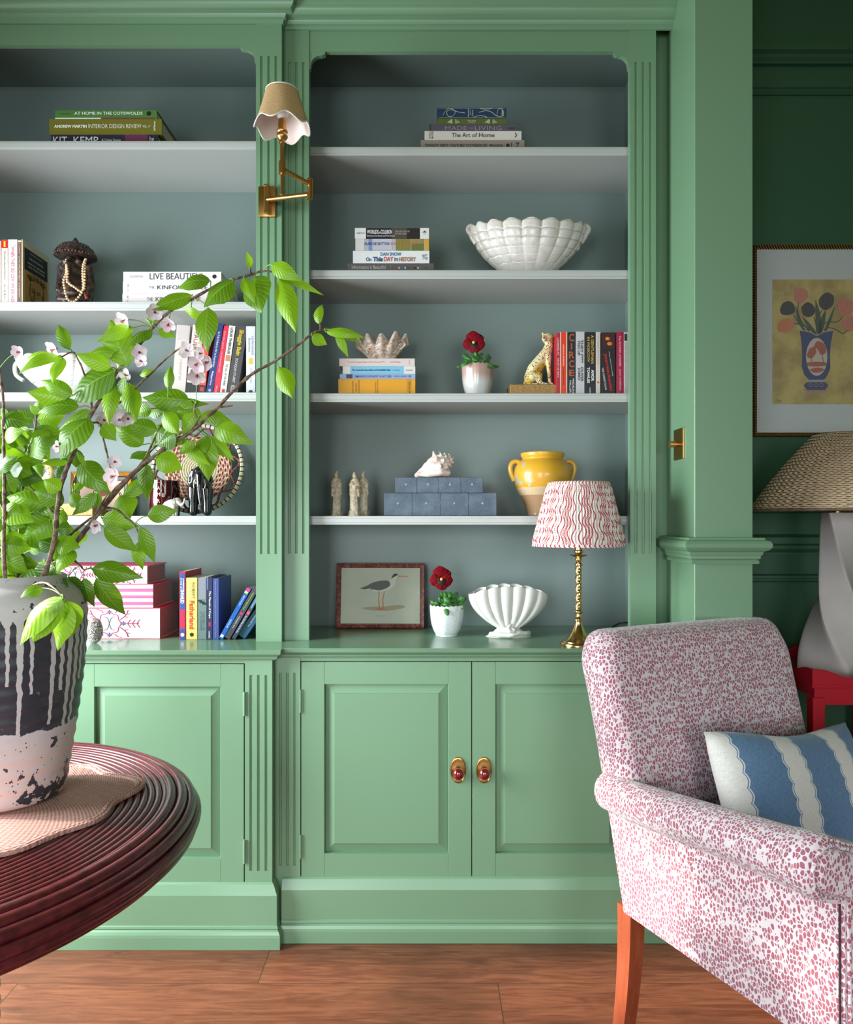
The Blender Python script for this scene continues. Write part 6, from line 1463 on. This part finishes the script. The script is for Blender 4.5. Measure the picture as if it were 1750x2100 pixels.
RAF = Mat('raffia', (206, 166, 110), .8); u, v_, _ = RAF.xyz(RAF.coord('UV')); w1 = RAF.noise(RAF.vec(u*300.0, v_*20.0), 1, 2); w2 = RAF.noise(RAF.vec(u*30.0, v_*130.0), 1, 2); RAF.base(RAF.mix((w1+w2-.5), (164, 118, 70), (232, 200, 150))); RAF.bump(w1+w2, .5, .001)
LIN = Mat('pinkish_shade_lining', (236, 216, 208), .8)
sb_ = 54/F*YR; st_ = 32.5/F*YR; zbt = PZ(262, YR); ztp = PZ(188, YR); SCN = 6
def sh(off, ext=0.0):
    def f(u, v):
        a = 2*PI*u; sc = (.5-.5*math.cos(a*SCN+1.1)); dz = -.018*sc*(1-v)**1.0+.010*(1-v); rr4 = sb_+(st_-sb_)*v+off+.004*(1-v)**4*sc
        return Vector((rx+rr4*math.cos(a), YR+rr4*math.sin(a), zbt+(ztp-zbt)*v+dz-ext))-O
    return f
m = MB(); m.grid(sh(0), 144, 16, True); o = m.build('lampshade', RAF, r, smooth=80); solid(o, .0008, 1)
m = MB(); m.grid(sh(-.0014), 144, 16, True); m.build('shade_lining', LIN, r, smooth=80)
WTRIM = cm((236, 226, 216), .7)
m = MB(); m.tube([sh(0)(k_/144, 0) for k_ in range(145)], .0020, 6, False); m.build('bottom_trim', WTRIM, r, smooth=60)
m = MB(); m.tube([sh(0)(k_/100, 1) for k_ in range(101)], .0024, 6, False); m.build('top_trim', WTRIM, r, smooth=60)

# dimmer on the pier
r = empty('dimmer_switch', (.803, 2.337, PZ(911, 2.337)), 'brass dimmer switch plate with a round knob on the side of the green pier', 'switch')
m = MB(); m.box(-.004, 0, -.044, .044, -.049, .049, .0015, 2); m.build('plate', BRASS, r); m = MB(); m.tube([(-.004, 0, 0), (-.016, 0, 0)], .0065, 20); m.tube([(-.014, 0, 0), (-.031, 0, 0)], .0105, 24); m.build('knob', BRASS, r, smooth=40)
m = MB()
for zq in (-.04, .04): m.tube([(-.0042, -.034, zq), (-.0048, -.034, zq)], .002, 10)
m.build('screws', BRASS2, r)

# ------------------------------------------------------------ alcove: picture, table, lamp
YP = 2.758; Wp = 258/F*YP; Hp = 392/F*YP; zp = PZ(895, YP); xp = PX(1545, YP)+Wp/2
r = empty('framed_tulip_picture', (xp, YP+.012, zp), 'large picture of pink and black tulips, white mount and thin gilt frame', 'picture')
BD2 = Mat('beaded_gilt', (150, 96, 44), .4, .7); x, y, z = BD2.xyz(BD2.coord('Object')); s_ = ((x+z)*620.0).sin(); BD2.base(BD2.mix(s_.sst(-.2, .5), (60, 32, 16), (206, 150, 84))); BD2.bump(s_, .6, .002)
frame(r, Wp, Hp, .015, .022, BD2)
m = MB(); m.box(-Wp/2+.01, Wp/2-.01, -.010, -.002, .01, Hp-.01); m.build('mount', cm((206, 208, 206), .7), r)
ax0 = PX(1585, YP)-xp; ax1 = -ax0; az0 = PZ(829, YP)-zp; az1 = PZ(573, YP)-zp
ART = Mat('ochre_pastel_ground', (186, 156, 74), .8); n = ART.noise(ART.coord('Object'), 9, 4, .6); ART.base(ART.mix(n.sst(.35, .65), (168, 138, 66), (206, 182, 96)))
m = MB(); m.box(ax0, ax1, -.0112, -.0095, az0, az1); m.build('artwork', ART, r)
def art(pts, col, nm, lv=0, smooth=True):
    P = [(PX(a, YP)-xp, PZ(b, YP)-zp) for a, b in pts]
    if smooth: P = crv(P+[P[0]], 4)[:-1]
    m = MB(); m.prism(P, 'y', -.0118-.0005*lv, -.0112); return m.build(nm, cm(col, .8), r)
def artline(pts, col, wd, nm, lv=1):
    P = smooth_path([Vector((PX(a, YP)-xp, -.0120-.0004*lv, PZ(b, YP)-zp)) for a, b in pts], 5); m = MB(); m.tube(P, wd, 5); return m.build(nm, cm(col, .8), r)
GS = (52, 74, 40)
for pts in ([(1628, 645), (1640, 665), (1655, 680)], [(1638, 622), (1637, 640), (1645, 660), (1662, 678)], [(1670, 650), (1674, 665), (1675, 680)], [(1687, 635), (1680, 650), (1678, 680)], [(1730, 648), (1718, 660), (1700, 660), (1685, 668)], [(1738, 678), (1728, 684), (1715, 676), (1700, 672), (1690, 676)], [(1629, 663), (1640, 665), (1650, 668), (1660, 680)]): artline(pts, GS, .0018, 'tulip_stem')
for pts in ([(1632, 625), (1640, 650), (1652, 678), (1648, 678), (1636, 655)], [(1645, 648), (1660, 662), (1676, 684), (1670, 684), (1655, 668)], [(1673, 615), (1682, 640), (1686, 680), (1676, 682), (1673, 650)], [(1695, 632), (1692, 665), (1684, 684), (1678, 682), (1684, 655)], [(1714, 625), (1706, 655), (1696, 678), (1692, 676), (1702, 650)]): art(pts, (46, 72, 40), 'tulip_leaf', 1)
PKT = (206, 122, 92); DKT = (38, 24, 32)
for pts, c_ in (([(1630, 592), (1644, 591), (1655, 596), (1657, 608), (1648, 620), (1637, 622), (1629, 612)], PKT), ([(1600, 636), (1606, 622), (1620, 618), (1630, 628), (1629, 642), (1615, 646), (1604, 644)], DKT), ([(1644, 630), (1655, 620), (1668, 626), (1672, 640), (1662, 650), (1648, 646)], DKT), ([(1680, 614), (1688, 604), (1698, 600), (1710, 608), (1708, 626), (1694, 636), (1682, 628)], DKT), ([(1595, 668), (1604, 656), (1620, 653), (1629, 662), (1624, 676), (1608, 682), (1597, 678)], (214, 124, 70)), ([(1718, 622), (1730, 610), (1744, 616), (1753, 628), (1744, 644), (1728, 648), (1720, 640)], PKT), ([(1726, 656), (1742, 648), (1756, 654), (1756, 672), (1742, 680), (1730, 672)], PKT)): 
    art(pts, c_, 'tulip_head', 3)
    q0 = pts[0]; q1 = pts[len(pts)//2]; mx_ = sum(p[0] for p in pts)/len(pts); my_ = sum(p[1] for p in pts)/len(pts)
    for e_ in (-5, 4): artline([(mx_+e_, my_-10), (mx_+e_*1.3, my_), (mx_+e_*.4, my_+11)], tuple(min(255, c__+22) for c__ in c_), .0008, 'petal_line', 9)
art([(1641, 678), (1660, 681), (1675, 688), (1690, 681), (1709, 678), (1704, 705), (1702, 730), (1703, 755), (1697, 770), (1690, 779), (1660, 779), (1650, 768), (1645, 752), (1646, 730), (1645, 705)], (34, 48, 108), 'painted_vase', 4, False)
artline([(1641, 678), (1660, 681), (1675, 688), (1690, 681), (1709, 678)], (206, 158, 150), .002, 'vase_lip', 5)
art([(1657, 779), (1692, 779), (1688, 783), (1662, 783)], (168, 166, 170), 'vase_neck', 4, False); art([(1655, 784), (1693, 784), (1699, 790), (1693, 800), (1656, 800), (1649, 790)], (34, 48, 108), 'vase_foot', 4, False); art([(1649, 798), (1697, 798), (1694, 803), (1652, 803)], (196, 130, 128), 'vase_base_line', 3, False)
for cx_ in (1662, 1674, 1685): artline([(cx_+3.5*math.cos(t*PI/4), 790+3*math.sin(t*PI/4)) for t in range(9)], (176, 156, 120), .0009, 'ring_mark', 8)
art([(1675+22*math.cos(2*PI*k/20), 732+39*math.sin(2*PI*k/20)) for k in range(20)], (214, 196, 180), 'oval_panel', 5, False)
for pts in ([(1655, 728), (1660, 716), (1670, 712), (1674, 722), (1666, 734), (1657, 734)], [(1668, 712), (1676, 700), (1690, 706), (1694, 722), (1684, 728), (1676, 716)], [(1655, 744), (1672, 742), (1694, 744), (1692, 750), (1670, 752), (1656, 750)], [(1660, 758), (1676, 754), (1690, 758), (1680, 764), (1668, 764)]): art(pts, (186, 84, 52), 'painted_trees', 7)
artline([(1686, 716), (1686, 730), (1689, 744)], (120, 60, 44), .0010, 'painted_trunk', 8); artline([(1663, 728), (1664, 742)], (120, 60, 44), .0010, 'painted_trunk', 8)
text('Dhwi', .022, .012, cm((70, 60, 50)), r, (PX(1597, YP)-xp, -.0122, PZ(822, YP)-zp), (1, 0, 0), (0, 0, 1), bold=0, sh=.2)
GLS = Mat('picture_glass', (255, 255, 255), .03); GLS.b.inputs['Alpha'].default_value = .06
m = MB(); m.box(-Wp/2+.02, Wp/2-.02, -.0172, -.0162, .02, Hp-.02); m.build('glass_pane', GLS, r)

REDP = paint('red_lacquer', (186, 28, 44), .35)
TX0, TX1, TY0, TY1 = 1.185, 1.62, 2.26, 2.735; zt0 = .752; zt1 = .79
r = empty('side_table', ((TX0+TX1)/2, (TY0+TY1)/2, 0), 'red lacquered side table with a wavy gallery edge, behind the armchair', 'table'); O2 = Vector(((TX0+TX1)/2, (TY0+TY1)/2, 0))
m = MB(); m.box(TX0, TX1, TY0, TY1, zt1-.012, zt1, .002); m.box(TX0+.012, TX1-.012, TY0+.012, TY1-.012, zt1-.042, zt1-.012); m.build('tray_top', REDP, r, off=O2)
def gal(a0, a1, axis, pos):
    L2 = a1-a0; P = [(a0, zt1-.001), (a0, zt1+.046)]
    for k_ in range(41):
        t = k_/40; P.append((a0+.02+(L2-.04)*t, zt1+.034+.012*math.cos(2*PI*t*2)))
    P += [(a1, zt1+.046), (a1, zt1-.001)]
    m = MB(); m.prism(P, 'y' if axis == 'x' else 'x', pos, pos+.012); m.build('gallery', REDP, r, off=O2)
gal(TX0, TX1, 'x', TY0); gal(TX0, TX1, 'x', TY1-.012); gal(TY0+.012, TY1-.012, 'y', TX0); gal(TY0+.012, TY1-.012, 'y', TX1-.012)
for x_ in (TX0+.004, TX1-.042):
    for y_ in (TY0+.004, TY1-.042): m = MB(); m.box(x_, x_+.038, y_, y_+.038, 0, zt1-.042, .002); m.build('leg', REDP, r, off=O2)
m = MB(); m.box(TX0+.01, TX1-.01, TY0+.01, TY1-.01, .22, .24, .002); m.build('lower_shelf', REDP, r, off=O2)
m = MB(); 
for y_ in (TY0+.012, TY1-.024): m.box(TX0+.042, TX1-.042, y_, y_+.012, zt1-.066, zt1-.042)
m.build('apron', REDP, r, off=O2)

YQ = 2.47; LX2 = PX(1717, YQ); r = empty('table_lamp', (LX2, YQ, zt1+.0005), 'tall lamp with a twisted grey-white base and woven straw shade, on the red table', 'lamp')
PLA = Mat('matt_plaster', (214, 204, 200), .75); n = PLA.noise(PLA.coord('Object'), 14, 3); PLA.base(PLA.mix(n, (222, 212, 206), (200, 190, 188)))
HB = PZ(1052, YQ)-zt1
def body(u, v):
    a = 2*PI*u; tw_ = a+ -v*2.55+.75; hw2 = .034+.058*(1-v)**1.5+.004*math.sin(v*PI*2.4)
    # rounded square section
    cs_, sn_ = math.cos(tw_*1), math.sin(tw_*1); 
    b_ = a; c2, s2 = math.cos(b_), math.sin(b_); p_ = 16.0; rr6 = hw2/((abs(c2)**p_+abs(s2)**p_)**(1/p_)); ang = b_-v*2.35+.62
    return (rr6*math.cos(ang), rr6*math.sin(ang), HB*v)
m = MB(); m.grid(body, 96, 90, True); 
t0 = m.av((0, 0, HB)); b0 = m.av((0, 0, 0)); n_ = 96
for i in range(n_): m.af([t0, 90*n_+i, 90*n_+(i+1) % n_]); m.af([b0, (i+1) % n_, i])
m.build('twisted_base', PLA, r, smooth=38)
m = MB(); m.lathe([(0, HB), (.018, HB), (.018, HB+.005), (.008, HB+.008), (.008, HB+.16), (0, HB+.16)], 20); m.build('stem', BRASS, r, smooth=40)
STR = Mat('woven_straw', (196, 158, 112), .8); u, v_, _ = STR.xyz(STR.coord('UV')); ra = u*56.0; rowv = v_*44.0; ss = ((rowv.fl()/2.0).fr()).gt(.25); wv = ((ra+ss*.5)*2*PI).sin(); rw = (rowv*2*PI).sin(); nn2 = STR.noise(STR.vec(u*400.0, v_*60.0), 1, 3)
STR.base(STR.mix(((wv*.30+rw*.10)+nn2), (160, 116, 78), (255, 230, 196))); STR.bump(wv*.8+rw*.35+nn2*.6, .9, .004)
zb3 = PZ(1046, YQ)-zt1; zt3 = PZ(889, YQ)-zt1; R0 = 166/F*YQ; R1 = .068
def shd2(u, v):
    a = 2*PI*u; rr7 = R0+(R1-R0)*v+.010*math.sin(PI*v); rr7 += .0012*math.sin(a*56)+.0008*math.sin(v*2*PI*22); return (rr7*math.cos(a), rr7*math.sin(a), zb3+(zt3-zb3)*v)
m = MB(); m.grid(shd2, 560, 90, True); o = m.build('lampshade', STR, r, smooth=80); solid(o, .004, -1)
m = MB(); m.tube([Vector((R0*math.cos(2*PI*k_/96), R0*math.sin(2*PI*k_/96), zb3)) for k_ in range(97)], .0045, 6, False); m.build('shade_rim', STR, r, smooth=60)
m = MB()
for k_ in range(3): a_ = 2*PI*k_/3; m.tube([(0, 0, HB+.155), (R1*.98*math.cos(a_), R1*.98*math.sin(a_), zt3-.004)], .0015, 6)
m.build('shade_carrier', BRASS, r)
m = MB(); P = smooth_path([Vector(p) for p in ((PX(1658, 2.70), 2.70, .796), (PX(1650, 2.71), 2.712, .825), (PX(1655, 2.71), 2.712, .842), (PX(1665, 2.70), 2.705, .838), (PX(1675, 2.68), 2.66, .800), (PX(1690, 2.6), 2.60, .794))], 5); m.tube(P, .003, 8); o = m.build('power_cable', BLACK, smooth=60); tag(o, 'black cable looping up behind the twisted lamp base on the red table', 'cable')
